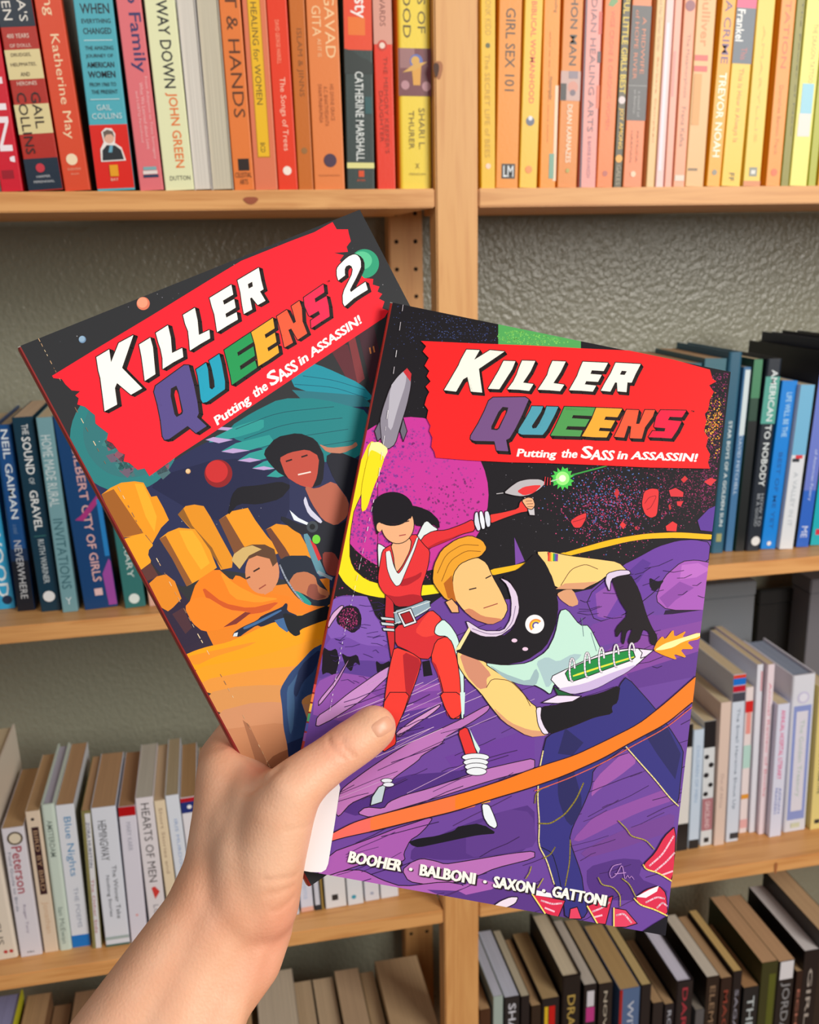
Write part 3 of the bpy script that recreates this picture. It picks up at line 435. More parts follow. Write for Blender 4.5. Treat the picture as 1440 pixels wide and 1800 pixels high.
row3r = [
(1188, 1208, 1497, 1199, 1219, 1275, 'ecebe8', 'white book with black head and foot right beside the front comic', [Bn(1448, 1500, '17181c'), Bn(1270, 1314, '17181c')], {}),
(1210, 1228, 1493, 1221, 1238, 1284, 'd6e6f8', 'pale icy blue book with a black foot', [Bn(1476, 1496, '17181c'), T('CHILDREN OF MEN', 1310, 1410, .5, .3, '9cb8d8')], {}),
(1230, 1252, 1488, 1240, 1258, 1269, 'e4e8ec', 'black and white patterned book with a pink title box', [Bn(1266, 1314, '1a1b20'), O(1330, .3, .2, '202228'), O(1345, .7, .22, '202228'), O(1362, .3, .22, '202228'), O(1380, .7, .2, '202228'), O(1395, .3, .2, '202228'), Bn(1403, 1459, 'b8848c', .05, .95), T('GRACELAND', 1408, 1455, .5, .4, 'ecd8dc'), Bn(1472, 1480, '202228', .3, .7)], {}),
(1255, 1273, 1487, 1268, 1286, 1236, 'e8d4c8', 'blush beige book between the patterned and banded ones', [T('Out of Africa', 1360, 1420, .5, .3, 'c0a8a0')], {}),
(1276, 1297, 1481, 1290, 1312, 1187, 'dfe8f6', 'white book with blue and crimson bands at its head and grey title', [Bn(1186, 1192, 'e4583c'), Bn(1192, 1204, '2c84dc'), Bn(1205, 1216, 'c82848'), Bn(1217, 1233, '4a4c58'), T('The Small Heroine Shout Up', 1245, 1422, .5, .3, '8a98a8'), Bn(1464, 1474, '30343c', .3, 1)], {}),
(1299, 1313, 1465, 1313, 1325, 1209, 'f0e4e4', 'short white book with a red panel beside the banded one', [Bn(1232, 1252, 'dc3c3c'), Bn(1252, 1290, 'f0a8a0', .2, .8), Bn(1310, 1350, 'c0e0d8'), Bn(1396, 1404, 'e8a850'), Bn(1440, 1455, 'e8b8b8')], {}),
(1317, 1328, 1464, 1332, 1343, 1169, 'e8eaf4', 'thin white booklet, left of two tall thin ones', [Bn(1180, 1215, 'e0b0b8', .6, .9)], {}),
(1334, 1345, 1467, 1350, 1364, 1169, 'f2e4ec', 'thin pinkish white booklet, right of two tall thin ones', [T('Annual Review of Books', 1200, 1400, .5, .4, 'e090a0')], {}),
(1352, 1373, 1472, 1368, 1389, 1239, 'e6e8fa', 'white paperback with hot pink capitals down its spine', [T('ANNUAL HOSPITAL LITERARY', 1248, 1370, .5, .36, 'e4508c', b=.01), T('ADRIAN', 1385, 1430, .65, .2, '6a80c8'), T('FRANZEN', 1385, 1430, .35, .2, '6a80c8')], {}),
(1377, 1416, 1464, 1395, 1435, 1189, 'e4e6f0', 'wide white and periwinkle hardback with ornate frame on its spine', [Bn(1240, 1440, '9aa8dc', .12, .88), Bn(1250, 1425, 'e6e4f0', .25, .75), O(1226, .5, .26, 'cbc8e4'), O(1226, .5, .18, 'e4e4f2'), T('The Golden Treasury', 1265, 1400, .5, .24, 'b4c8c0'), Bn(1446, 1454, 'd4d8c0', .3, .7)], {'hard': True, 'pages': '8f9db4'}),
(1424, 1446, 1459, 1441, 1463, 1208, 'ecdc98', 'pale yellow book cut by the right edge, lower right shelf', [T('AMERICAN PRIMITIVE', 1290, 1395, .5, .3, '4a4840', b=.01), Bn(1440, 1447, '303030', .3, .7)], {}),
]
px_books(row3r, SH3, G6)

# bottom shelf: only the heads of the books rise into view
G7, G8 = 'books whose tops show on the bottom left shelf', 'dark books whose tops show on the bottom right shelf'
def top_books(rows, group, Y=0.03, byback=False):
    for (xl, xr, yt, c, lab, deco, op) in rows:
        D = op.get('D', 0.135)
        yy = Y+D if byback else Y
        a, b_ = at(xl, yt, yy), at(xr, yt, yy)
        H = a.z-SH4
        W_ = b_.x-a.x-0.0006
        x_ = a.x+0.0003
        if x_ < POST[1] and x_+W_ > POST[0]: x_ = POST[0]-W_-0.001 if x_ < POST[0] else POST[1]+0.001
        bl = Vector((x_, Y, SH4+0.0002))
        dd = []
        for d in deco:
            if d[0] == 'T': dd.append(('T', d[1], H-d[3], H-d[2], d[4], d[5], d[6], d[7], 0.01))
            else: dd.append(('B', H-d[2], H-d[1], d[3], d[4], d[5]))
        shelf_book(bl, W_, H, 0, D, c, lab, group, dd, op.get('hard', False), op.get('pages', 'b8956c'))
top_books([
(-14, 42, 1748, 'd8d848', 'lavender-topped book with a lime cover at the bottom left corner', [], {'hard': True, 'pages': '9a9cc8'}),
(48, 92, 1750, '8a6a50', 'tan paperback head, second from the bottom left corner', [], {}),
(95, 128, 1768, '6a5440', 'lower brown paperback head, third from the bottom left corner', [], {'pages': 'a07c58'}),
(132, 190, 1744, '5a4838', 'brown paperback head just left of the forearm at the bottom edge', [], {'pages': '9a7858'}),
(200, 300, 1735, '6a5848', 'thick paperback hidden beneath the forearm', [], {}),
(310, 440, 1735, '6a5848', 'pair-thick paperback hidden beneath the wrist', [], {}),
(448, 514, 1712, 'c8beb0', 'pale page block right of the forearm on the bottom shelf', [], {'pages': 'cdbfa8'}),
(516, 547, 1727, 'b8a890', 'slightly lower tan page top, second right of the forearm', [], {'pages': 'c0a888'}),
(549, 585, 1722, 'b8a890', 'tan page top, third right of the forearm', [], {'pages': 'c4ac8c'}),
(587, 630, 1707, 'b09c80', 'tan page top rising higher, fourth right of the forearm', [], {'pages': 'bca080'}),
(632, 656, 1710, 'a89474', 'narrow tan page top left of the widest one', [], {'pages': 'b89c78'}),
(658, 733, 1690, 'a89070', 'widest tan page top at the end of the bottom left shelf', [], {'pages': 'bc9e78'}),
(744, 758, 1682, '3a2c24', 'dark covered book squeezed against the post, bottom left shelf', [], {'pages': 'a88054'}),
], G7, byback=True)
K = '17161a'
top_books([
(843, 863, 1777, '4a3020', 'low brown book touching the post on the bottom right shelf', [], {}),
(867, 885, 1753, 'a8b8b4', 'pale grey-green spine with white page top, near the post', [], {'pages': 'c4cadc'}),
(887, 914, 1755, '202226', 'black spine with white letters and white page top, near the post', [T('SHADOW', .01, .12, .5, .5, 'd0d4e0')], {'pages': 'c4cadc'}),
(916, 932, 1753, K, 'thin black spine with a cream page top', [], {'pages': 'c0b8a0'}),
(934, 952, 1770, '2c2018', 'low brown-black paperback between taller dark ones', [], {}),
(953, 984, 1758, K, 'black paperback with yellow and red blocks down its spine', [('B', .012, .1, .15, .35, 'e0c040'), ('B', .012, .1, .4, .75, 'c82828')], {'pages': 'b09468'}),
(988, 1023, 1719, '121114', 'tall thick black hardback with gold lettering', [T('DRAGON', .03, .14, .5, .4, 'b89c50')], {'hard': True, 'pages': 'd8ccb0'}),
(1027, 1050, 1733, K, 'black spine with white and magenta blocks', [('B', .01, .035, .25, .8, 'd8d8e0'), ('B', .036, .06, .2, .85, 'c04890')], {'pages': 'c8c0b4'}),
(1053, 1078, 1731, '1c191a', 'black spine with small cream lettering, mid bottom right shelf', [T('NOVEL', .012, .1, .5, .26, 'b8b0a0')], {'pages': 'b8a078'}),
(1090, 1126, 1741, '5c7498', 'slate blue spine with a red cover edge', [('B', 0.0, .2, 0, .14, 'a82c28'), T('WITHIN', .02, .12, .55, .3, 'c0c8d8')], {'pages': 'bc9c68'}),
(1128, 1146, 1733, K, 'narrow dark book directly right of the slate blue one', [], {'pages': 'c8b078'}),
(1148, 1167, 1765, '1e1c1e', 'low dark book, left of a pair with brown tops', [], {}),
(1169, 1186, 1767, '1a1a22', 'low dark book, right of a pair with brown tops', [T('ROSE', .01, .06, .5, .4, 'b0b4c0')], {}),
(1190, 1221, 1728, '1c1a1e', 'black hardback with bright lavender-white page top', [T('DARK', .01, .1, .5, .3, 'a83040')], {'hard': True, 'pages': 'dcdcf0'}),
(1223, 1239, 1777, '5a5a5c', 'low grey book in the gap beside the white page top', [], {'pages': '8a8074'}),
(1243, 1266, 1719, '241c18', 'dark brown book with cream white page top', [T('ELEMENT', .015, .13, .5, .4, '8a7058')], {'pages': 'd8d0c0'}),
(1268, 1288, 1721, '2a1c18', 'rust lettered dark book with tan page top', [T('MAGIC', .02, .12, .5, .4, '8a3c30')], {'pages': 'bc9870'}),
(1290, 1306, 1709, K, 'thin dark book with a yellowish page top', [T('SAGA', .03, .1, .5, .4, '9090a0')], {'pages': 'd0b070'}),
(1308, 1335, 1738, '1b2024', 'dark teal-black book with white title and brown page top', [T('THEIR', .015, .1, .5, .45, 'b8c4c8')], {'pages': 'b08458'}),
(1340, 1369, 1694, '3a3c20', 'tall olive black book with a wide tan page top', [('B', .02, .15, .5, .9, '5a6028')], {'pages': 'c8a078', 'D': .15}),
(1370, 1399, 1692, '1a1a1c', 'black book with a white head band and grey title beside the olive one', [('B', 0.0, .03, .1, .9, 'e4e4ea'), T('JORDAN', .035, .14, .5, .6, '8a8c90')], {'pages': 'c8a078', 'D': .15}),
(1401, 1413, 1709, '2c1c18', 'thin brown book between two tall dark ones near the right edge', [T('ECHO', .03, .12, .5, .4, 'b07060')], {}),
(1415, 1442, 1673, '161518', 'tall black book with a white page top near the lower right corner', [T('GIRL OF', .03, .2, .5, .3, 'a8a098')], {'pages': 'dcd8d8', 'D': .15}),
(1444, 1480, 1640, '2a2420', 'tallest dark book with tan page top at the lower right edge', [], {'pages': 'c8a880', 'D': .15}),
], G8)


# storage boxes standing behind the white books at the right
def storage_box(x0, x1, ytop, Y0, D, col, label, name='storage_box'):
    a = at(x0, ytop, Y0); b_ = at(x1, ytop, Y0); H = a.z-SH3
    r = empty(name, label, 'box', (a.x, Y0, SH3+0.0003), None); w = b_.x-a.x; m = mat(col, 0.55, 0.1, 300, key='grey_board')
    box_obj('body', (0.001, 0.001, 0), (w-0.001, D-0.001, H-0.022), m, r, 0.001)
    box_obj('lid', (0, 0, H-0.0215), (w, D, H), m, r, 0.0015)
    return r
storage_box(1150, 1330, 1038, 0.206, 0.05, '74797f', 'tall slate grey box behind the white books at the lower right')
storage_box(1427, 1560, 1020, 0.206, 0.05, '6c6c74', 'second grey box cut by the right edge behind the yellow book')
r = storage_box(1336, 1440, 1040, 0.250, 0.012, '0c0a0c', 'black panel added for the shaded gap between the two grey boxes', 'panel')  # black sheet put in for the wall in shadow between the boxes
r['category'] = 'panel'
# ------------------------------------------------------------------ the two held comics
CW, CH = 0.168, 0.259
def comic_frame(o, u, v, s=1.0):
    o = EYE+(Vector(o)-EYE)*s; u = Vector(u).normalized(); v = Vector(v); v = (v-u*v.dot(u)).normalized(); n = u.cross(-v)
    M = Matrix(((u.x, -v.x, n.x, o.x), (u.y, -v.y, n.y, o.y), (u.z, -v.z, n.z, o.z), (0, 0, 0, 1)))
    return M
FRM = comic_frame((0.08764, -0.54785, -0.02399), (0.9547, -0.20565, -0.21508), (-0.28328, -0.40675, -0.86851))
BS = 1.031
BAK = comic_frame((-0.07572, -0.58613, -0.03562), (0.90225, 0.28543, 0.32323), (0.40124, -0.28113, -0.87176), BS)
CROPS = {'P': (0, 0, 1), 'F1': (640, 520, 2.1818), 'F2': (560, 820, 3.789), 'F3': (740, 820, 2.769), 'F4': (800, 1080, 3.1043), 'F5': (520, 1220, 3.4286),
 'B1': (20, 360, 2.028), 'B2': (120, 780, 2.5714), 'B3': (260, 960, 3.6), 'KA': (770, 600, 6), 'KB': (940, 620, 6), 'KC': (810, 690, 6.545), 'KD': (1000, 700, 6), 'K2': (570, 420, 12), 'AU': (590, 1460, 2.88)}
def P_(crop, s):
    ox, oy, k = CROPS[crop]; out = []
    for t in s.split():
        a, b = t.split(','); out.append((ox+float(a)/k, oy+float(b)/k))
    return out
class Comic:
    """printed cover art: flat shapes laid on the cover of a comic, clipped to its trim"""
    def __init__(s, M, w, h, T_, label):
        s.M = M; s.Mi = M.inverted(); s.w, s.h, s.T = w, h, T_; s.n = 0
        s.root = empty('comic_book', label, 'comic', (0, 0, 0), None); s.root.matrix_world = M
        s.layers = {}
    def loc(s, p):
        o = s.Mi @ EYE; d = s.Mi.to_3x3() @ ray(*p); t = -o.z/d.z; q = o+d*t; return (q.x, q.y)
    def clip(s, poly):
        for ax, lim, sg in ((0, 0.0012, 1), (0, s.w, -1), (1, 0, -1), (1, -s.h, 1)):
            out = []; n = len(poly)
            for i in range(n):
                a, b = poly[i], poly[(i+1) % n]; ia = (a[ax]-lim)*sg >= 0; ib = (b[ax]-lim)*sg >= 0
                if ia: out.append(a)
                if ia != ib:
                    t = (lim-a[ax])/(b[ax]-a[ax]); q = [a[0]+t*(b[0]-a[0]), a[1]+t*(b[1]-a[1])]; q[ax] = lim; out.append(tuple(q))
            poly = out
            if len(poly) < 3: return []
        return poly
    def raw(s, layer, V, Fs, col):
        s.layers.setdefault(layer, []).append((V, Fs, lin(col)))
    def z(s): s.n += 1; return 0.00003+s.n*0.0000011
    def poly(s, layer, pts, col, local=False, z=None):
        q = s.clip(pts if local else [s.loc(p) for p in pts])
        if len(q) < 3: return
        z = z or s.z(); V = [(a, b, z) for a, b in q]
        s.raw(layer, V, [tuple(t) for t in tessellate_polygon([[Vector((a, b, 0)) for a, b in q]])], col)
    def stroke(s, layer, pts, w, col, closed=False, z=None):
        z = z or s.z(); L = [s.loc(p) for p in pts]
        if closed: L.append(L[0])
        w = w*0.000244/2; V = []; Fs = []
        for i in range(len(L)-1):
            a, b = L[i], L[i+1]; dx, dy = b[0]-a[0], b[1]-a[1]; l = math.hypot(dx, dy) or 1e-9; ux, uy = dx/l*w, dy/l*w
            q = s.clip([(a[0]-uy-ux*.5, a[1]+ux-uy*.5), (b[0]-uy+ux*.5, b[1]+ux+uy*.5), (b[0]+uy+ux*.5, b[1]-ux+uy*.5), (a[0]+uy-ux*.5, a[1]-ux-uy*.5)])
            if len(q) >= 3: k = len(V); V += [(x, y, z) for x, y in q]; Fs.append(tuple(range(k, k+len(q))))
        if V: s.raw(layer, V, Fs, col)
    def dots(s, layer, test, n, r, cols, seed=1):
        rn = random.Random(seed); z = s.z()
        for c in cols:
            V = []; Fs = []
            for i in range(n//len(cols)):
                p = test(rn)
                if not p: continue
                x, y = s.loc(p)
                rr = r*0.000244*rn.uniform(.5, 1.4)
                if not (0.002 < x < s.w-0.001 and -s.h+0.001 < y < -0.001): continue
                k = len(V); a0 = rn.random()*6
                V += [(x+math.cos(a0+a)*rr*rn.uniform(.6, 1.3), y+math.sin(a0+a)*rr, z) for a in (0, 1.5, 3, 4.6)]; Fs.append((k, k+1, k+2, k+3))
            if V: s.raw(layer, V, Fs, c)
    def text(s, layer, t, p00, p10, p01, col, bold=0.02, shear=0.0, z=None):
        v, f = text_geo(t, bold, shear); z = z or s.z()
        V = []
        for a, b in v:
            x, y = s.loc((p00[0]+(p10[0]-p00[0])*a+(p01[0]-p00[0])*b, p00[1]+(p10[1]-p00[1])*a+(p01[1]-p00[1])*b)); V.append((x, y, z))
        s.raw(layer, V, f, col)
    def finish(s):
        m = bpy.data.materials.new('printed_cover'); m.use_nodes = True; nt = m.node_tree; b = nt.nodes['Principled BSDF']
        at_ = nt.nodes.new('ShaderNodeAttribute'); at_.attribute_name = 'ink'; nt.links.new(at_.outputs['Color'], b.inputs['Base Color'])
        b.inputs['Roughness'].default_value = 0.5; b.inputs['Specular IOR Level'].default_value = 0.14
        for layer, items in s.layers.items():
            V = []; Fs = []; C = []
            for v, f, c in items:
                k = len(V); V += v; Fs += [tuple(i+k for i in q) for q in f]; C += [c]*len(f)
            bm = bmesh.new(); vs = [bm.verts.new(q) for q in V]; cl = bm.loops.layers.float_color.new('ink')
            for q, c in zip(Fs, C):
                try: fc = bm.faces.new([vs[i] for i in q])
                except ValueError: continue
                fc.normal_update()
                if fc.normal.z < 0: fc.normal_flip()
                for l in fc.loops: l[cl] = c
            me = bpy.data.meshes.new(layer); bm.to_mesh(me); bm.free(); me.materials.append(m)
            o = bpy.data.objects.new(layer, me); COL.objects.link(o); o.parent = s.root
    def body(s, spine_col, cov_col):
        w, h, T_ = s.w, s.h, s.T; r = s.root
        cm = mat(cov_col, 0.4, key='comic_cover'); sm = mat(spine_col, 0.4, key='comic_spine')
        box_obj('front_cover', (0.0012, -h, -0.0004), (w, 0, 0), cm, r)
        box_obj('back_cover', (0.0012, -h, -T_), (w, 0, -T_+0.0004), cm, r)
        box_obj('page_block', (0.0012, -h+0.0003, -T_+0.0005), (w-0.0006, -0.0003, -0.0005), pages_mat('e8e2d6'), r)
        pts = [(0.0012, 0.0), (0.0006, -0.0003), (0.0001, -0.0012), (0, -0.003), (0, -T_+0.0015), (0.0004, -T_+0.0003), (0.0012, -T_)]
        V = [(x, 0, z) for x, z in pts]+[(x, -h, z) for x, z in pts]; n = len(pts)
        o = mesh_obj('spine', V, [(i, i+n, i+n+1, i+1) for i in range(n-1)]+[tuple(range(n)), tuple(range(2*n-1, n-1, -1))], sm, r)
        V = [(w-0.0007, -0.0, 0.00002), (w, 0, 0.00002), (w, -h, 0.00002), (w-0.0004, -h, 0.00002)]
        mesh_obj('worn_edge', V, [(0, 3, 2, 1)], mat('cfc8c4', 0.7, key='worn_paper'), r)
        mesh_obj('worn_edge', [(0.0, 0, 0.00002), (0.0, -0.0004, 0.00002), (w, -0.0004, 0.00002), (w, 0, 0.00002)], [(0, 1, 2, 3)], mat('8c8880', 0.7, key='worn_paper2'), r)

def circ(cx, cy, rx, ry=None, n=40, a0=0, a1=2*math.pi):
    ry = ry or rx; return [(cx+math.cos(a0+(a1-a0)*i/n)*rx, cy+math.sin(a0+(a1-a0)*i/n)*ry) for i in range(n)]
F = Comic(FRM, CW, CH, 0.0068, 'front comic with purple rocky landscape cover, red title banner and no number')
Bk = Comic(BAK, CW*BS, CH*BS*0.985, 0.0068, 'rear comic with orange desert cover and a large 2 beside its title')
F.body('a8281c', '221d26'); Bk.body('9a2a26', '2b2c30')

A = 'cover_art'
def soft(p, closed=True):
    for _ in range(1 if closed else 2):
        q = []; n = len(p)
        for i in range(n if closed else n-1):
            a, b = p[i], p[(i+1) % n]
            q += [(a[0]*.82+b[0]*.18, a[1]*.82+b[1]*.18), (a[0]*.18+b[0]*.82, a[1]*.18+b[1]*.82)]
        p = q if closed else [p[0]]+q+[p[-1]]
    return p
def art(C, layer, data):
    for line in data.strip().splitlines():
        t = line.split(None, 3)
        if t[0] == 's':     # stroke: s crop width:colour points
            w, c = t[2].split(':'); p = P_(t[1], t[3]); C.stroke(layer, soft(p, False) if len(p) > 2 else p, float(w), c)
        elif t[0] == 'c':   # closed outline
            w, c = t[2].split(':'); C.stroke(layer, P_(t[1], t[3]), float(w), c, True)
        elif t[0] == 'k':   # filled with ink outline
            pts = P_(t[1], t[3]); pts = soft(pts) if len(pts) > 5 else pts; C.poly(layer, pts, t[2]); C.stroke(layer, pts, 1.5, '1c1018', True)
        else:
            pts = P_(t[1], t[3]); C.poly(layer, soft(pts) if len(pts) > 5 and t[0] != 'r' and layer == A else pts, t[2])
def disc(C, cx, cy, rx, ry, col, layer=A, n=40): C.poly(layer, circ(cx, cy, rx, ry, n), col)
def ell(cx, cy, rx, ry, inside=None):
    def f(r):
        a = r.random()*6.283; k = math.sqrt(r.random()); p = (cx+math.cos(a)*rx*k, cy+math.sin(a)*ry*k)
        return p if inside is None or inside(*p) else None
    return f
def gau(cx, cy, sx, sy, inside=None):
    def f(r):
        p = (r.gauss(cx, sx), r.gauss(cy, sy)); return p if inside is None or inside(*p) else None
    return f
# --- front cover: sky
F.poly(A, [(0, 0), (CW, 0), (CW, -CH), (0, -CH)], '1b181d', True)
F.dots(A, gau(800, 580, 55, 20), 420, 1.0, ['3a4a80', '4a5c98', '2c3460'], 3)
F.dots(A, lambda r: (r.uniform(690, 1280), r.uniform(640, 1000)), 500, .7, ['8a8690', '5c5864'], 4)
art(F, A, 'f F1 52a658 515,90 832,160 832,230 515,215')
F.dots(A, ell(945, 592, 72, 14), 300, 1.8, ['7cc860', '6ab85c'], 5)
disc(F, 722, 870, 137, 137, 'c8379a')
inm = lambda x, y: (x-722)**2+(y-870)**2 < 134**2
F.dots(A, gau(650, 870, 38, 90, inm), 900, 2.6, ['9a3c9c', '8c3894'], 6)
F.dots(A, gau(760, 780, 50, 30, inm), 260, 2.4, ['a83a96'], 7)
F.dots(A, gau(800, 880, 30, 30, inm), 120, 2.2, ['8c3078'], 8)
F.dots(A, gau(660, 1000, 60, 30, lambda x, y: not inm(x, y)), 300, 1.3, ['b83a78', '802858'], 9)
F.dots(A, gau(1075, 895, 50, 36), 900, 1.15, ['c83a72', '982c5c', 'd84a80'], 10)
F.dots(A, gau(1065, 880, 45, 34), 380, 1.3, ['4a68b0', '5c7cc4'], 11)
F.dots(A, gau(1205, 860, 45, 28), 900, 1.1, ['7c2850', 'a03460', '602040'], 12)
F.dots(A, lambda r: (r.uniform(1232, 1284), r.uniform(655, 900)), 1100, 1.3, ['7c2850', 'a03470', '5c2048'], 13)
F.dots(A, gau(1256, 745, 16, 26), 300, 1.4, ['e8a030', 'd87c28', 'f0b840'], 14)
art(F, A, '''
k F3 e0393c 1085,120 1120,105 1160,110 1158,170 1150,240 1120,253 1090,235 1073,185
k F3 d83840 1205,115 1240,102 1280,125 1278,150 1215,148
f F3 d83840 1245,170 1278,168 1265,195 1248,190
k F3 e0393c 725,265 760,240 808,222 805,255 780,300 745,300
f F3 c83238 940,130 955,105 967,125 955,160
f F3 e0393c 968,285 980,268 1000,285 985,305
k F3 e0393c 1190,290 1225,265 1250,280 1245,318 1195,315
f F3 d03438 1265,65 1285,45 1300,60 1280,80
f F3 d83840 1378,75 1410,55 1440,65 1410,95
f F3 c03038 1205,190 1213,182 1220,205 1210,213
f F3 c03038 1040,295 1052,290 1054,305 1044,308
s F3 1:8a1c28 1090,180 1110,150 1150,140 1120,200 1100,210
s F3 1:8a1c28 740,270 770,262 800,250
f F3 7a48a4 455,345 505,460 460,478
f F3 3c9c44 735,38 905,-6 905,0 735,46
''')
burst = []
for i in range(28):
    a = 2*math.pi*i/28; k = 21 if i % 2 else 13+(i*7 % 5); burst.append((989+math.cos(a)*k, 841+math.sin(a)*k))
F.poly(A, burst, '4cc850'); disc(F, 989, 841, 12, 12, '9cec80'); disc(F, 989, 841, 6, 6, 'e8fcd8')
# --- front cover: trail, ground, rocks
art(F, A, '''
f F3 f0b81c 330,503 470,478 560,452 700,418 800,389 900,360 1000,340 1100,325 1250,318 1430,331 1430,357 1250,347 1100,352 1000,367 900,392 740,430 600,468 440,510 340,532
s F3 1.2:2a1418 700,418 800,389 900,360 1000,340 1100,325 1250,318 1430,331
f P fae01c 650,775 668,780 664,820 652,845 639,862 628,885 622,900 617,930 615,950 615,978 618,990 624,1002 639,1015 650,1021 664,1025 742,1029 780,1027 784,1041 742,1047 700,1051 671,1051 645,1046 623,1039 605,1024 594,1006 594,1002 588,1010 580,1005 613,886 631,818
c P 1.2:3a2010 664,820 652,845 639,862 628,885 622,900 617,930 615,950 615,978 618,990 624,1002 639,1015 650,1021 664,1025
f P 6a4298 530,1120 565,1090 576,1071 589,1050 607,1046 645,1048 652,1062 661,1085 680,1100 700,1110 760,1060 780,1046 800,1060 1029,1044 1094,993 1123,979 1155,961 1191,951 1220,949 1300,955 1300,1700 450,1600
f F2 8258b4 110,870 320,860 340,900 370,990 440,1080 460,1200 300,1190 180,1130 60,1150 70,950
f F2 734aa6 60,1150 180,1130 300,1190 460,1200 480,1300 300,1290 120,1300 10,1360
f F2 5c3c90 0,1360 120,1300 300,1290 480,1310 460,1420 130,1370 0,1420
k F3 6b3f9e 800,640 980,480 1060,440 1150,390 1250,360 1330,355 1410,370 1400,470 1270,470 1150,600 1000,720 850,760
f F3 8c50a8 850,620 940,560 960,640 900,740 860,730
f F3 5a3690 1000,520 1080,450 1120,470 1060,560 1010,600
f F3 2a1838 1190,700 1420,680 1430,705 1180,725
k F3 a55ab6 1140,650 1180,540 1270,462 1340,455 1420,470 1420,700 1200,700
f F3 8c4aa4 1160,640 1260,560 1330,590 1240,650 1200,690
f F3 b96cc4 1270,480 1350,470 1410,500 1340,540 1260,550
k F3 5d3a96 1345,262 1400,205 1445,185 1430,320 1360,312
f F3 74409a 800,780 1000,715 1180,725 1430,690 1400,760 1200,800 1000,840 860,880
f F3 82469c 900,880 1150,800 1420,740 1420,980 1100,1040 900,1000
f F3 60388c 1000,1010 1350,900 1350,1020 1050,1080
k F2 1d1220 130,960 200,925 260,940 285,1000 280,1070 230,1110 180,1080 120,1040
f F2 17101c 30,1200 75,1230 120,1210 140,1290 110,1400 60,1370 20,1390
f F2 17101c 150,1240 200,1270 260,1250 280,1330 240,1300 220,1370 180,1330
f F2 17101c 380,1290 420,1320 480,1290 470,1380 420,1350 390,1380
f F2 17101c 690,1300 740,1290 760,1390 700,1400
f F3 17101c 1112,540 1150,560 1185,552 1160,590 1130,610 1112,580
f F2 8c4fa8 -20,1440 130,1370 330,1400 450,1440 700,1460 960,1400 960,1667 -40,1700
f F2 7a439c 300,1480 700,1500 960,1480 960,1560 500,1590
f F5 5a348c 600,120 900,60 1000,160 700,260 620,260
f F5 6a3c98 900,380 1440,200 1440,420 1000,520
f F5 4d2c7c 260,700 420,600 640,490 900,470 1160,440 900,560 640,640 380,740
k F2 c48cc8 -10,1665 90,1600 200,1510 300,1440 400,1370 470,1330 600,1260 560,1310 430,1430 300,1550 100,1680 -20,1740
k F2 d8a8d4 60,1050 90,980 150,925 172,930 130,985 90,1040 66,1080
k F2 c48cc8 0,1560 110,1430 210,1268 212,1275 120,1450 0,1600
k F5 b672b6 240,720 262,600 290,560 440,450 560,370 700,285 860,215 1000,150 1160,62 1172,80 1150,110 1060,170 980,215 900,262 880,300 760,370 740,400 600,500 560,540 470,600 420,620 330,660 260,740
k F5 cc92c8 600,235 700,160 800,100 870,60 872,75 820,120 700,200 620,262
k F5 b672b6 370,720 420,680 530,690 560,650 650,610 800,570 1000,500 1150,450 1300,415 1440,385 1440,455 1250,500 1100,545 900,610 800,640 600,700 450,745
k F5 a258ac 200,960 450,870 600,810 700,780 800,745 825,750 790,800 740,850 690,880 650,960 660,1000 600,1020 450,1010 300,1060 100,1140
k F5 b46cb4 640,1060 700,1010 760,990 840,1005 900,1025 1000,1010 1150,985 1300,960 1440,945 1440,990 1200,1050 1100,1095 950,1140 800,1150 680,1130
k F5 a85eb0 120,1120 300,1060 400,1060 520,1120 640,1160 900,1130 1020,1150 980,1190 900,1225 700,1190 500,1170 300,1115 140,1100
f F5 52307e 700,930 820,870 980,800 1200,720 1440,660 1440,940 1000,1000 860,1000 780,985 690,1005
f F4 5c3888 60,1180 280,1060 420,1080 450,1260 300,1300 60,1330
f F4 8a4c9e 640,1230 760,1100 940,1030 1210,930 1205,1010 1000,1080 800,1180 680,1240
f F4 9a56a6 760,900 930,740 1000,800 900,880 780,960 740,1000
f F4 70408f 680,1300 860,1200 1050,1130 1200,1080 1190,1180 900,1280 720,1330
f F4 52307e 720,1380 900,1330 1030,1340 1000,1440 1160,1500 1150,1560 780,1560 720,1480
f F4 5a3684 60,1510 300,1480 430,1500 460,1570 700,1620 700,1720 300,1620 -200,1500
f F4 a85eb0 0,1500 130,1440 240,1470 200,1500 60,1530
f F5 14101a 680,890 740,870 850,855 965,820 980,795 1130,785 1215,840 1100,850 1000,870 860,900 740,925 700,912
f F4 14101a 0,1165 60,1150 130,1140 225,1190 100,1195 0,1220
''')
F.dots(A, ell(613, 1088, 17, 20), 160, 1.2, ['b83a78', '802858'], 21)
rn = random.Random(5)
for i in range(120):        # long drawn furrows in the ground
    x = rn.uniform(560, 1230); y = rn.uniform(1130, 1620)
    if y < 1230 and x < 700: continue
    l = rn.uniform(25, 110); s = rn.uniform(-.55, -.25)
    F.stroke(A, [(x, y), (x+l*.3, y+l*.3*s+rn.uniform(-2, 2)), (x+l*.7, y+l*.7*s+rn.uniform(-2, 2)), (x+l, y+l*s)], rn.choice([.8, 1, 1.3]), rn.choice(['2c1640', '3a1d52', '4a2860']))
for i in range(26):
    x = rn.uniform(560, 800); y = rn.uniform(1200, 1460); l = rn.uniform(50, 160); s = rn.uniform(-.55, -.4)
    F.stroke(A, [(x, y), (x+l, y+l*s)], .9, rn.choice(['e0c0dc', 'caa0cc', '2c1640']))
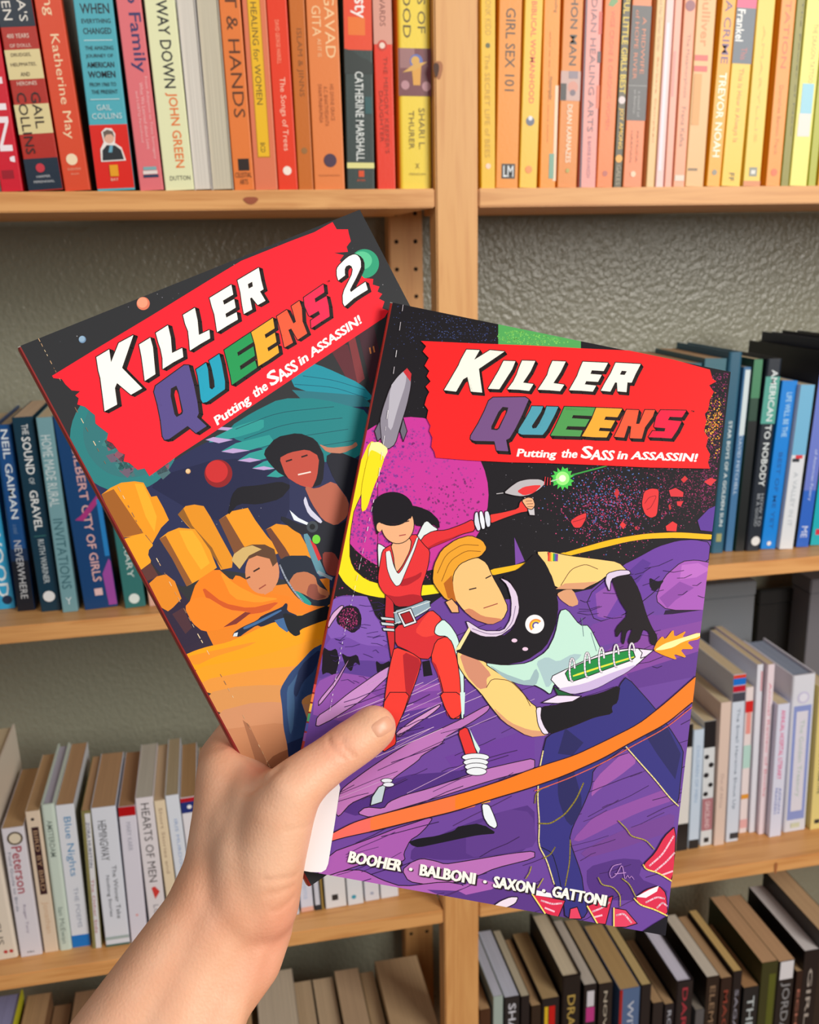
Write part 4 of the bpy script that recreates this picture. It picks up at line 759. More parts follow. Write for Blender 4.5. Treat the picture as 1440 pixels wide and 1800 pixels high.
for i in range(40):
    x = rn.uniform(1000, 1230); y = rn.uniform(990, 1180); l = rn.uniform(12, 50); s = rn.uniform(-.6, .1)
    F.stroke(A, [(x, y), (x+l*.5, y+l*.5*s+3), (x+l, y+l*s)], .9, '2c1640')
for i in range(26):
    x = rn.uniform(580, 680); y = rn.uniform(1060, 1200); l = rn.uniform(8, 26)
    F.stroke(A, [(x, y), (x+l*.5, y+rn.uniform(-4, 4)), (x+l, y+rn.uniform(-8, 8))], .8, '3c2464')
# --- front cover: a plain space traveller in red (generic), rocket without a rider
SK1, SK1s = 'ecb083', 'c87c64'
art(F, A, '''
k F1 8e8896 66,560 60,480 72,430 100,350 130,310 165,278 182,300 180,350 165,420 140,500 120,570 92,590 76,575
f F1 b8b4c0 100,350 130,310 165,278 160,340 130,430 105,520 90,500
f F1 c83038 150,292 165,278 182,300 178,330
k F1 6c6676 60,480 40,520 52,560 66,545
k F1 6c6676 150,470 165,520 150,560 138,520
f F1 fbf0a0 20,565 60,560 95,590 70,640 60,600 45,680 35,620 10,700
f F1 fae01c -10,740 10,640 25,590 50,600 80,620 60,680 35,740 10,820 -10,830
k F2 17131a 600,260 660,270 740,300 800,360 805,415 760,380 700,400 640,390
k F2 dfe8e8 655,600 640,500 700,375 725,362 760,395 800,420 760,440 700,520
k F2 dfe8e8 392,515 412,518 452,545 440,600 425,650 400,700
k F2 df3034 640,600 690,470 760,430 850,425 960,385 1030,350 1045,430 960,450 900,478 800,520 740,545 715,580
k F2 e63a34 1130,322 1230,305 1330,280 1340,235 1380,215 1400,300 1340,310 1240,345 1138,385
f F2 b8222a 690,560 800,500 900,470 960,440 900,478 800,520 740,545
k F2 d8dce8 1040,310 1060,300 1070,360 1082,420 1060,435 1035,380
k F2 e8eaf4 1070,300 1090,296 1108,360 1110,415 1088,422 1072,360
k F2 d8dce8 1105,300 1130,296 1145,340 1145,400 1122,408 1108,360
k F2 c82830 420,700 448,860 440,1000 470,1200 484,1290 508,1200 505,1000 500,900
k F2 c8d4d8 410,1000 500,1010 510,1028 420,1022
k F2 c8d4d8 412,1035 500,1045 510,1064 422,1058
k F2 c8d4d8 425,1075 505,1080 508,1100 432,1095
k F2 e23336 425,560 460,535 640,440 700,520 742,560 735,640 715,720 690,790 680,860 700,900 620,930 520,935 480,880 430,840 400,790 395,740 408,650
f F2 b0202a 400,790 440,850 520,870 620,850 680,860 700,900 620,930 520,935 480,880 430,840
f F2 b0202a 540,760 640,730 690,700 680,740 600,790 545,800
k F2 ecb083 480,520 500,600 505,660 520,710 560,660 610,560 620,490 560,450
f F2 dfe8e8 446,570 478,560 500,660 530,720 560,680 620,560 650,480 668,470 640,560 590,680 545,790 515,800 480,750 455,680
s F2 1.2:1c1018 446,570 455,680 480,750 515,800 545,790 590,680 640,560 668,470
s F2 1.2:1c1018 478,560 500,660 530,720 560,680 620,560 650,480
k F2 d42c32 508,1060 640,1040 750,950 820,1010 880,1140 780,1160 745,1285 670,1280 600,1230 510,1190
f F2 ea4038 700,1010 750,955 815,1010 770,1080 790,1120 700,1140 640,1100
k F2 8fa6b4 500,960 600,935 740,880 746,950 640,1010 510,1060
s F2 1.5:dfe8e8 500,975 600,950 742,900
s F2 1.5:dfe8e8 508,1048 640,1000 746,938
k F2 dfe4ea 525,975 615,945 655,1040 570,1072
k F2 a81c24 545,985 605,965 635,1030 578,1050
k F2 e83c34 505,1200 620,1240 690,1290 660,1400 600,1560 555,1670 440,1667 438,1560 460,1400 480,1300
f F2 b0202a 560,1230 690,1290 640,1430 600,1560 580,1500 570,1380
k F2 ee3c30 745,1280 780,1160 850,1130 890,1170 925,1290 945,1440 952,1680 870,1680 830,1500 800,1380
f F2 b0202a 745,1280 790,1330 820,1480 870,1680 850,1640 800,1400
k F2 cfeae4 770,1110 780,1060 830,1015 880,1060 925,1130 955,1250 970,1400 968,1680 948,1680 945,1440 925,1290 890,1170 850,1130 800,1130
k F5 e83a30 540,-10 690,-10 650,110 600,220 606,300 560,330 530,350 500,300
k F5 ee3c30 865,-10 990,-10 1005,90 990,130 940,155 900,90
f F5 cfeae4 990,-10 1020,-10 1015,120 1000,130
k F5 e03230 975,225 1030,195 1060,270 1085,340 1100,380 1030,392 1010,330
f F5 cfeae4 1045,205 1075,270 1110,330 1100,360 1080,320
k F5 e4eaf0 1120,660 1165,665 1190,720 1216,790 1200,812 1160,790 1130,740
f F5 f6a83c 1100,600 1190,570 1170,650 1120,660
k F5 b8c8d0 460,620 500,560 545,540 520,650 450,672
''')
for i, yy in enumerate((1331, 1340, 1348, 1356)):
    F.poly(A, circ(836+i*.5, yy, 24-i*2, 7, 20), 'e4e8ee'); F.stroke(A, circ(836+i*.5, yy, 24-i*2, 7, 20), 1.2, '2a1c28', True)
for i, yy in enumerate((1372, 1379)): F.poly(A, circ(680+i*3, yy, 10, 4, 14), 'dce0ea'); F.stroke(A, circ(680+i*3, yy, 10, 4, 14), 1, '2a1c28', True)
# plain head with short dark hair
F.poly(A, circ(699, 922, 29, 34, 30), SK1); F.stroke(A, circ(699, 922, 29, 34, 30), 1.4, '1c1018', True)
F.poly(A, circ(690, 895, 36, 30, 30), '17131a')
F.poly(A, [(655, 895), (668, 895), (671, 932), (662, 940), (656, 915)], '17131a')
F.poly(A, [(665, 905), (728, 900), (722, 912), (672, 914)], '17131a')
F.stroke(A, [(689, 921), (698, 922)], 2, '2a1820'); F.stroke(A, [(711, 918), (719, 916)], 2, '2a1820'); F.stroke(A, [(702, 942), (713, 940)], 1.8, 'a83c40')
disc(F, 667, 927, 5, 8, SK1)
art(F, A, '''
k F3 b9b4b8 400,130 440,95 475,72 520,62 580,62 610,80 575,115 530,140 490,148 450,143
f F3 e2383a 466,122 500,100 550,92 588,92 550,130 500,143
k F3 c9c4c8 500,150 548,150 555,240 528,238
k F3 ecb083 488,165 520,150 545,155 556,190 540,212 515,205
s F3 1:5a3028 510,170 540,168
s F3 1:5a3028 514,184 545,182
s F3 1:5a3028 518,197 545,196
s F3 1.8:c83038 605,52 600,90
s F3 1.8:c83038 617,55 614,92
s F3 1.8:c83038 629,58 628,90
s F3 1.6:d8d0d0 632,74 670,62
s F3 1.6:b9b4b8 368,134 400,130
''')
# --- front cover: a second plain traveller in a pale vest, and the hand-held rocket
art(F, A, '''
k F4 34307c 500,660 640,610 760,560 840,540 880,440 900,380 935,338 1080,500 1170,620 1245,740 1240,800 1215,1045 1170,1000 1090,900 1000,800 930,720 850,780 752,845 745,930 700,1040 640,1160 622,1230 690,1420 700,1500 725,1650 600,1660 590,1560 545,1480 500,1340 455,1265 460,1130 450,1010 455,860 480,740
f F4 28265c 560,860 640,820 700,1040 640,1160 600,1120 560,1000
f F4 28265c 600,620 700,700 640,770 560,760
f F4 28265c 1000,600 1160,620 1230,760 1200,900 1100,760
s F4 1.5:161428 470,1270 530,1300 560,1400 580,1500
s F4 2.2:e8d890 480,745 455,870 450,1010 460,1130 455,1260 500,1340 540,1470
s F4 2.2:e8d890 932,722 1000,800 1090,900 1170,1000 1218,1045
s F4 2.4:8a7a28 455,1140 520,1142 600,1090 660,1010 700,920
s F4 2.0:8a7a28 435,1030 440,980 470,950 510,938
s F4 2.0:8a7a28 480,1330 520,1310 545,1270
s F4 2.0:8a7a28 600,1480 625,1350 628,1230
k F4 f2cc7c 8,200 60,210 150,250 250,320 340,390 410,480 445,505 450,600 505,655 405,670 260,585 190,500 140,430 60,350 15,280
f F4 d08c70 20,210 120,240 200,330 170,350 175,400 130,410 60,330
f F4 d89c74 200,500 300,590 400,630 500,640 500,660 405,670 260,585
s F4 1.2:5a3028 170,400 200,350 300,360 380,440 410,500
k F3 f2cc7c 555,415 620,413 720,435 850,450 960,465 1012,515 960,520 900,535 870,560 790,598 655,597 630,520
f F3 d89c74 655,597 700,570 800,565 860,560 790,598
s F3 1.2:5a3028 680,580 730,500 800,475 860,500
f F3 d89c74 660,620 700,600 740,600 770,670 730,685 680,650
k F4 bfe4d4 150,262 270,278 400,265 500,200 545,110 570,-20 610,-30 680,60 730,60 800,200 840,260 720,330 600,340 540,380 520,440 480,410 430,385 360,380 280,350
f F4 9cb8bc 180,272 260,320 400,370 440,290 460,330 440,390 360,384 270,352
f F4 a8c4c8 440,260 500,230 560,260 640,215 700,220 560,330 500,410 470,330
s F4 1.2:5a7078 690,20 700,120
s F4 1.2:5a7078 740,100 770,200
k F3 18141a 165,897 235,780 300,805 400,830 450,790 480,720 475,640 440,560 395,540 440,520 490,490 560,418 610,480 650,580 668,680 652,780 605,880 510,945 400,966 290,945 220,920
k F3 dccae2 215,745 300,800 400,800 436,740 440,650 420,580 380,540 430,560 470,620 480,700 450,780 380,830 300,830 235,800
s F3 1.2:7a6488 250,790 330,818 400,812 445,760 460,680
f F3 efe0a0 165,897 235,780 240,800 190,890
k F3 1d161b 925,540 1015,522 1060,600 1095,720 1120,780 1150,830 1140,872 1115,860 1110,805 1080,790 1060,850 1015,866 1008,850 1030,790 1000,800 985,868 975,850 980,790 950,835 945,790 1010,720 965,650
k F3 d8c8e4 895,560 905,520 960,505 1012,505 1022,525 960,535 925,550 918,615
k F4 141016 470,505 560,495 690,455 800,430 900,385 885,480 850,500 858,540 760,560 660,600 510,655 480,600 465,550
k F4 e4d8ec 440,510 472,503 466,560 485,610 515,652 480,655 450,600
k F4 ece6f0 512,345 620,292 700,255 800,212 890,192 980,184 1082,196 1040,230 1000,268 930,320 870,350 790,395 720,420 640,436 570,410
f F4 c8b4dc 560,405 700,380 850,320 1000,268 930,320 870,350 790,395 720,420 640,436 580,415
k F4 1d8a40 595,312 700,262 800,228 900,205 968,192 985,242 850,290 720,340 622,372
f F4 e0e040 640,332 800,280 975,228 978,236 800,290 644,342
k F4 e8d8f0 470,482 560,440 690,446 640,475 560,486
k F4 1c5c34 535,392 570,415 650,442 560,442
k F4 e4dcec 1000,188 1082,196 1040,230 1010,240 1020,210
''')
for x, y, l in ((630, 305, 62), (712, 278, 66), (790, 250, 66), (870, 228, 60), (955, 208, 48)):
    p = [(800+(x+8-14*math.cos(a)+(y*0))/3.1043, 1080+(y-2+l*math.sin(a))/3.1043) for a in np.linspace(-math.pi*.95, math.pi*.55, 16)]
    F.stroke(A, p, 4.4, '4a3c50'); F.stroke(A, p, 2.8, 'f0eaf2')
art(F, A, '''
f F4 f59a1c 1080,196 1100,150 1130,118 1145,138 1190,80 1195,125 1262,88 1235,130 1335,96 1335,135 1262,150 1305,190 1225,190 1265,240 1190,215 1210,250 1130,222
f F4 fde9a0 1085,196 1140,160 1200,140 1335,98 1335,122 1240,150 1190,180 1130,195
''')
# plain head: skin shape, short fair hair, dots for eyes
art(F, A, '''
k F3 f0c07c 150,530 190,470 270,440 320,470 350,540 390,610 425,690 400,745 340,772 260,745 205,700 160,640
f F3 cf8460 205,700 260,745 340,772 400,745 380,740 300,730 240,690
k F3 e8a02c 55,560 62,480 100,405 170,355 240,335 300,360 322,400 290,440 240,452 190,475 158,520 150,600 172,660 120,650 80,600
f F3 b8641c 110,570 150,530 158,600 172,660 130,640
s F3 1.2:8a5010 80,520 120,430 200,380 280,385
s F3 1.2:8a5010 100,560 140,460 220,410 290,415
s F3 2.2:2a1820 235,600 268,592
s F3 2.2:2a1820 315,545 340,532
s F3 1.8:a04c40 305,690 372,668
k F3 e8ac74 118,660 150,645 180,680 185,712 150,712
k F3 e03c38 617,420 628,418 636,460 622,460
''')
for i, c in enumerate(['e23c34', 'f08c2c', 'f4d838', '3ca04c', '4860b0', '7c3c94']):
    F.poly(A, P_('F3', f'{618+i*8},{418+i*1.5} {627+i*8},{420+i*1.5} {625+i*8},{463} {617+i*8},{461}'), c)
disc(F, 939.7, 1097.4, 16.6, 16.6, 'f0ecf0')
for r_, c in ((12, 'e88a38'), (9.4, 'e8c838'), (6.8, '5c4c98'), (4.2, 'f0ecf0')):
    F.poly(A, [(942, 1100)]+circ(942, 1100, r_, r_, 14, math.pi*.75, math.pi*1.85), c)
disc(F, 904, 1126, 5, 3.4, 'e8c8e0'); disc(F, 923, 1141, 5, 3.2, 'e8c8e0')
# orange sweep across the foot of the cover
art(F, A, '''
k P e8685c 560,1478 583,1465 620,1446 651,1436 700,1423 753,1410 753,1434 724,1444 690,1453 651,1462 600,1473 560,1486
f P f0743c 651,1436 700,1423 753,1410 800,1397 841,1386 841,1416 800,1426 724,1444 651,1462
f P fb7a1c 800,1397 841,1386 890,1370 948,1347 980,1338 1009,1328 1058,1305 1090,1290 1122,1273 1146,1255 1170,1235 1230,1182 1230,1222 1216,1235 1195,1255 1170,1273 1140,1290 1109,1305 1058,1334 1020,1351 993,1363 960,1376 929,1386 895,1396 864,1405 800,1426
s P 1.6:2a1420 560,1478 583,1465 620,1446 651,1436 753,1410 841,1386 948,1347 1009,1328 1058,1305 1122,1273 1170,1235 1230,1182
s P 2.2:2a1420 651,1462 724,1444 800,1426 864,1405 929,1386 993,1363 1058,1334 1109,1305 1170,1273 1216,1235
s P 1.6:d8604c 940,1390 1000,1368 1060,1341 1112,1311 1170,1280 1216,1243
k F4 d62c4c 1025,1365 1090,1300 1140,1210 1205,1150 1190,1460 1110,1410 1040,1390
k F4 d62c4c 980,1545 1040,1500 1110,1478 1150,1520 1160,1645 1090,1610 1010,1585
k F4 e04060 865,1600 930,1612 992,1685 930,1705 865,1705
k F4 d62c4c 720,1590 860,1535 820,1690 775,1685
k F4 e04060 628,1605 665,1595 690,1660 620,1660
k F4 d62c4c 420,1525 600,1560 560,1655 490,1630
f F4 f2eaf0 425,1500 520,1520 530,1545 430,1530
f F4 f2eaf0 985,1540 1060,1500 1110,1480 1100,1510 1040,1545
s F4 3:f0b8c8 1060,1370 1130,1310 1190,1210
s F4 3:f0b8c8 1090,1400 1150,1350 1195,1300
s F4 3:f0b8c8 1130,1420 1185,1400
s F4 3:f0b8c8 1040,1570 1100,1540 1140,1550
s F4 3:f0b8c8 1100,1600 1130,1570 1155,1590
s F4 3:f0b8c8 880,1640 920,1630 960,1680
s F4 3:f0b8c8 750,1620 800,1600 840,1570
s F4 3:f0b8c8 760,1650 800,1640
s F4 3:f0b8c8 470,1560 530,1580 580,1575
s F4 3:f0b8c8 490,1600 540,1620
s F4 2.4:f0dc70 1025,1365 1040,1390 1110,1410 1190,1460
s F4 2.4:f0dc70 975,1548 1010,1585 1090,1610 1160,1645
s F4 2.4:f0dc70 865,1705 865,1600
s F4 2.4:f0dc70 720,1590 775,1685
s F4 2.4:f0dc70 420,1525 490,1630
s F4 2:a89848 890,1125 935,1170 960,1210 1040,1230 1085,1280
s F4 2:a89848 910,1440 950,1470 985,1540
s F4 2:a89848 780,1435 800,1475 860,1485 900,1530 900,1590
s F4 2:a89848 415,1375 405,1410 385,1440
s F4 2:a89848 480,1440 450,1490
k F4 e8d8e8 212,1585 250,1560 300,1540 345,1540 330,1575 280,1600 225,1605
f F4 14101a 1020,1730 1080,1690 1165,1640 1165,1770 1040,1760
s F4 1.4:b888c8 905,1360 860,1370 840,1410 850,1440 880,1420 910,1360 925,1440
s F4 1.4:b888c8 870,1415 930,1408
s F4 1.2:b888c8 930,1440 940,1420 950,1440 960,1425 975,1445
''')
# banner, lettering
BN = 'title_banner'
art(F, BN, '''
f F1 f62224 218,175 420,184 640,192 830,203 1020,212 1180,245 1325,285 1335,320 1350,330 1322,345 1340,370 1325,400 1318,440 1305,455 1312,480 1302,520 1318,545 1310,580 1326,610 1318,640 1325,664 1100,660 900,651 700,643 560,640 400,632 275,622 270,600 258,580 262,545 250,520 255,500 240,470 246,440 232,420 240,390 250,370 236,350 255,330 240,310 250,290 232,270 248,240 225,215 238,195
''')
LET = [   # (crop, points, colour, holes)
('KA', '300,92 438,98 380,200 545,98 700,112 600,180 430,295 440,370 465,545 345,535 320,430 308,380 265,405 190,535 62,520 110,440 215,260 240,200', 'f2f1e4', []),
('KA', '690,210 815,215 780,300 645,510 525,505 570,430 640,310', 'f2f1e4', []),
('KA', '885,208 1025,212 975,320 895,440 1005,455 960,528 850,515 730,510 790,430 830,350 850,290', 'f2f1e4', []),
('KA', '1205,212 1345,218 1290,330 1215,445 1330,462 1285,530 1170,520 1050,515 1100,440 1150,360 1170,290', 'f2f1e4', []),
('KB', '505,100 770,112 725,198 600,190 585,228 705,238 665,312 540,305 525,338 645,352 610,415 480,405 360,400 400,330 445,250 470,180', 'f2f1e4', []),
('KB', '850,110 1115,125 1060,230 1020,320 975,318 965,420 870,412 865,320 845,318 795,415 695,405 740,320 800,220', 'f2f1e4', ['915,195 968,200 945,240 895,235']),
('KC', '370,62 740,58 780,85 760,130 700,270 620,430 560,530 520,550 545,680 410,672 385,565 150,560 110,540 115,500 200,360 270,220 320,100', '745084', ['480,170 545,178 530,230 440,420 415,438 350,430 350,395 430,230']),
('KC', '815,162 945,165 920,230 815,390 825,418 865,412 900,360 960,240 985,165 1120,170 1080,260 990,430 940,492 700,488 660,470 665,430 740,310 790,220', '4f9db0', []),
('KC', '1190,168 1440,175 1560,180 1515,275 1290,265 1275,300 1480,312 1430,398 1225,392 1205,430 1400,440 1370,510 1180,505 1030,500 1080,410 1140,280', '4f9a52', []),
('KD', '285,105 560,115 510,205 385,198 370,232 485,240 440,322 325,315 312,348 430,355 395,418 260,415 135,405 180,330 240,220', 'f2a836', []),
('KD', '605,125 735,130 705,275 740,275 800,128 905,130 880,200 800,310 765,430 640,425 655,300 620,295 580,420 475,410 530,300', 'fa5a3a', []),
('KD', '965,130 1235,135 1190,205 1060,200 1040,235 1185,248 1140,340 1080,428 960,420 835,415 880,350 1005,355 1015,320 900,310 895,300 920,200', 'fb2044', []),
]
def homog(src, dst):
    A_ = []; b_ = []
    for (x, y), (X, Y) in zip(src, dst):
        A_ += [[x, y, 1, 0, 0, 0, -X*x, -X*y], [0, 0, 0, x, y, 1, -Y*x, -Y*y]]; b_ += [X, Y]
    h = np.linalg.solve(np.array(A_), np.array(b_)); return lambda p: ((h[0]*p[0]+h[1]*p[1]+h[2])/(h[6]*p[0]+h[7]*p[1]+1), (h[3]*p[0]+h[4]*p[1]+h[5])/(h[6]*p[0]+h[7]*p[1]+1))
HB = homog([(820, 614.2), (1126.7, 640), (892.5, 795.4), (1183, 774)], [(168.5, 627), (455, 469.5), (363.7, 751), (583.3, 557)])
ident = lambda p: p
def letter(C, pts, col, holes, tf, sh=(3.4, 4.6)):
    z = C.z()
    for k in range(4):
        f = k/3; q = [tf((x+sh[0]*f, y+sh[1]*f)) for x, y in pts]
        C.poly('title_lettering', q, '241c1c', z=z); C.stroke('title_lettering', q, 3.6, '241c1c', True, z=z+0.000001*(k % 2))
    C.poly('title_lettering', [tf(p) for p in pts], col)
    for h in holes:
        C.poly('title_lettering', [tf(p) for p in h], '241c1c')
def tagline(C, tf):
    base = lambda x: 804+(x-908)*0.038
    def seg(t, x0, x1, top, bold, shear=0.0, dy=0):
        z = None
        for e in (-.45, .45):
            C.text('tagline_lettering', t, tf((x0+e, base(x0)+dy)), tf((x1+e, base(x1)+dy)), tf((x0+4+e, base(x0)+dy-top)), 'fbf3ee', min(bold, .02), shear)
    seg('Putting', 907, 975, 18, .018, dy=3.5); seg('the', 985, 1013, 15, .018, dy=-2)
    seg('S', 1020, 1039, 22, .06, dy=-2); seg('ASS', 1037, 1077, 18, .05, dy=0); seg('in', 1084, 1101, 14, .03, dy=-3); seg('ASSASSIN!', 1108, 1223, 14.5, .06, dy=-3.5)
    C.text('title_lettering', 'TM', tf((1213.5, 725)), tf((1219.5, 725.4)), tf((1214, 722)), '241c1c', .02)
for cr, pts, col, holes in LET: letter(F, P_(cr, pts), col, [P_(cr, h) for h in holes], ident)
F.poly('title_lettering', P_('KC', '505,210 518,215 505,260 425,415 400,422 385,415 470,240'), 'f62224')
tagline(F, ident)
AUS = (('BOOHER', 62, 160, 328, 207, 76, 102), ('BALBONI', 425, 226, 702, 272, 432, 168), ('SAXON', 797, 286, 1002, 320, 804, 228), ('GATTONI', 1093, 333, 1362, 382, 1103, 277))
for dx, dy, c in ((3.8, 2.8, '2a1c20'), (2.0, 2.4, '2a1c20'), (1.2, 1.0, '2a1c20'), (-.9, -.1, 'f4f0e8'), (0, 0, 'f4f0e8'), (.9, .1, 'f4f0e8')):
    for t, x0, y0, x1, y1, xt, yt in AUS:
        q = P_('AU', f'{x0},{y0} {x1},{y1} {xt},{yt}'); q = [(a+dx, b+dy) for a, b in q]
        F.text('author_lettering', t, q[0], q[1], q[2], c, .02)
    for x, y in ((380, 195), (755, 258), (1052, 303)):
        F.poly('author_lettering', circ(590+x/2.88+dx*.6, 1460+y/2.88+dy*.6, 2.7, 2.7, 12), c)
# hinge crease, library label, spine print
def dashes(C, pts, n, seed, w=1.1, cols=('c8c0c8', 'e8e4e8')):
    r = random.Random(seed); L = []
    for i in range(len(pts)-1):
        for k in range(n):
            a = (k+r.random()*.5)/n; b = a+r.uniform(.2, .6)/n
            if r.random() < .75: C.stroke('hinge_crease', [tuple(pts[i][j]+(pts[i+1][j]-pts[i][j])*q for j in (0, 1)) for q in (a, b)], w*r.uniform(.5, 1.2), r.choice(cols))
dashes(F, [(709, 534), (665.5, 841), (623, 1039), (604, 1120), (586, 1216), (580, 1250)], 12, 3)
art(F, 'library_label', 'f P ece9ec 470,1345 500,1350 590,1373 596,1377 598,1384 588,1450 577,1518 573,1528 565,1533 533,1532 470,1520')
for i, c in enumerate(['7a2c8c', '2c3c94', '2c8a50', 'e8b030', 'e07028', 'c8302c']):
    box_obj('spine_stripe', (0.00015, -CH+0.052+i*0.0042, -0.0001-0.0), (0.00125, -CH+0.0555+i*0.0042, 0.00006), mat(c, .4, key='spine_print'), F.root)
F.finish()

# --- rear cover
Bk.poly(A, [(0, 0), (CW*BS, 0), (CW*BS, -CH*BS), (0, -CH*BS)], '2c2d30', True)
art(Bk, A, '''
f B2 262b50 -60,60 200,160 330,170 600,0 900,-120 1300,-200 1440,-80 1440,700 900,600 200,500
f B2 1e2244 330,170 700,60 1000,100 1000,330 900,400 600,330
r B3 e07e1c 120,420 500,250 800,250 1150,200 1150,720 240,740
r B3 2e2238 -40,160 60,170 200,280 330,430 380,560 420,640 240,700
''')
for cx, cy, r_, c, c2 in ((251.8, 533.6, 11.5, 'd8765a', 'e89878'), (144.8, 596.7, 6.4, '6a88a8', '8caac4'), (383.9, 832.4, 24.5, '8a1c20', 'c42a2c'), (330.7, 828.5, 4.5, 'c89868', 'e0c090')):
    disc(Bk, cx, cy, r_, r_, c); disc(Bk, cx-r_*.12, cy-r_*.15, r_*.8, r_*.8, c2)
disc(Bk, 219, 769, 96, 96, '2a7a7c'); disc(Bk, 226, 760, 80, 80, '327276'); 
Bk.dots(A, ell(250, 790, 62, 50), 60, 11, ['6a5a6c', '3c7c7c', '8a5060', '4a6a70'], 31)
disc(Bk, 640.8, 463.5, 25.5, 25.5, '2f9a74'); disc(Bk, 636, 458, 18, 16, '58c090')
Bk.dots(A, lambda r: (r.uniform(60, 720), r.uniform(400, 1000)), 160, .8, ['a8a8b0', '80808c'], 32)
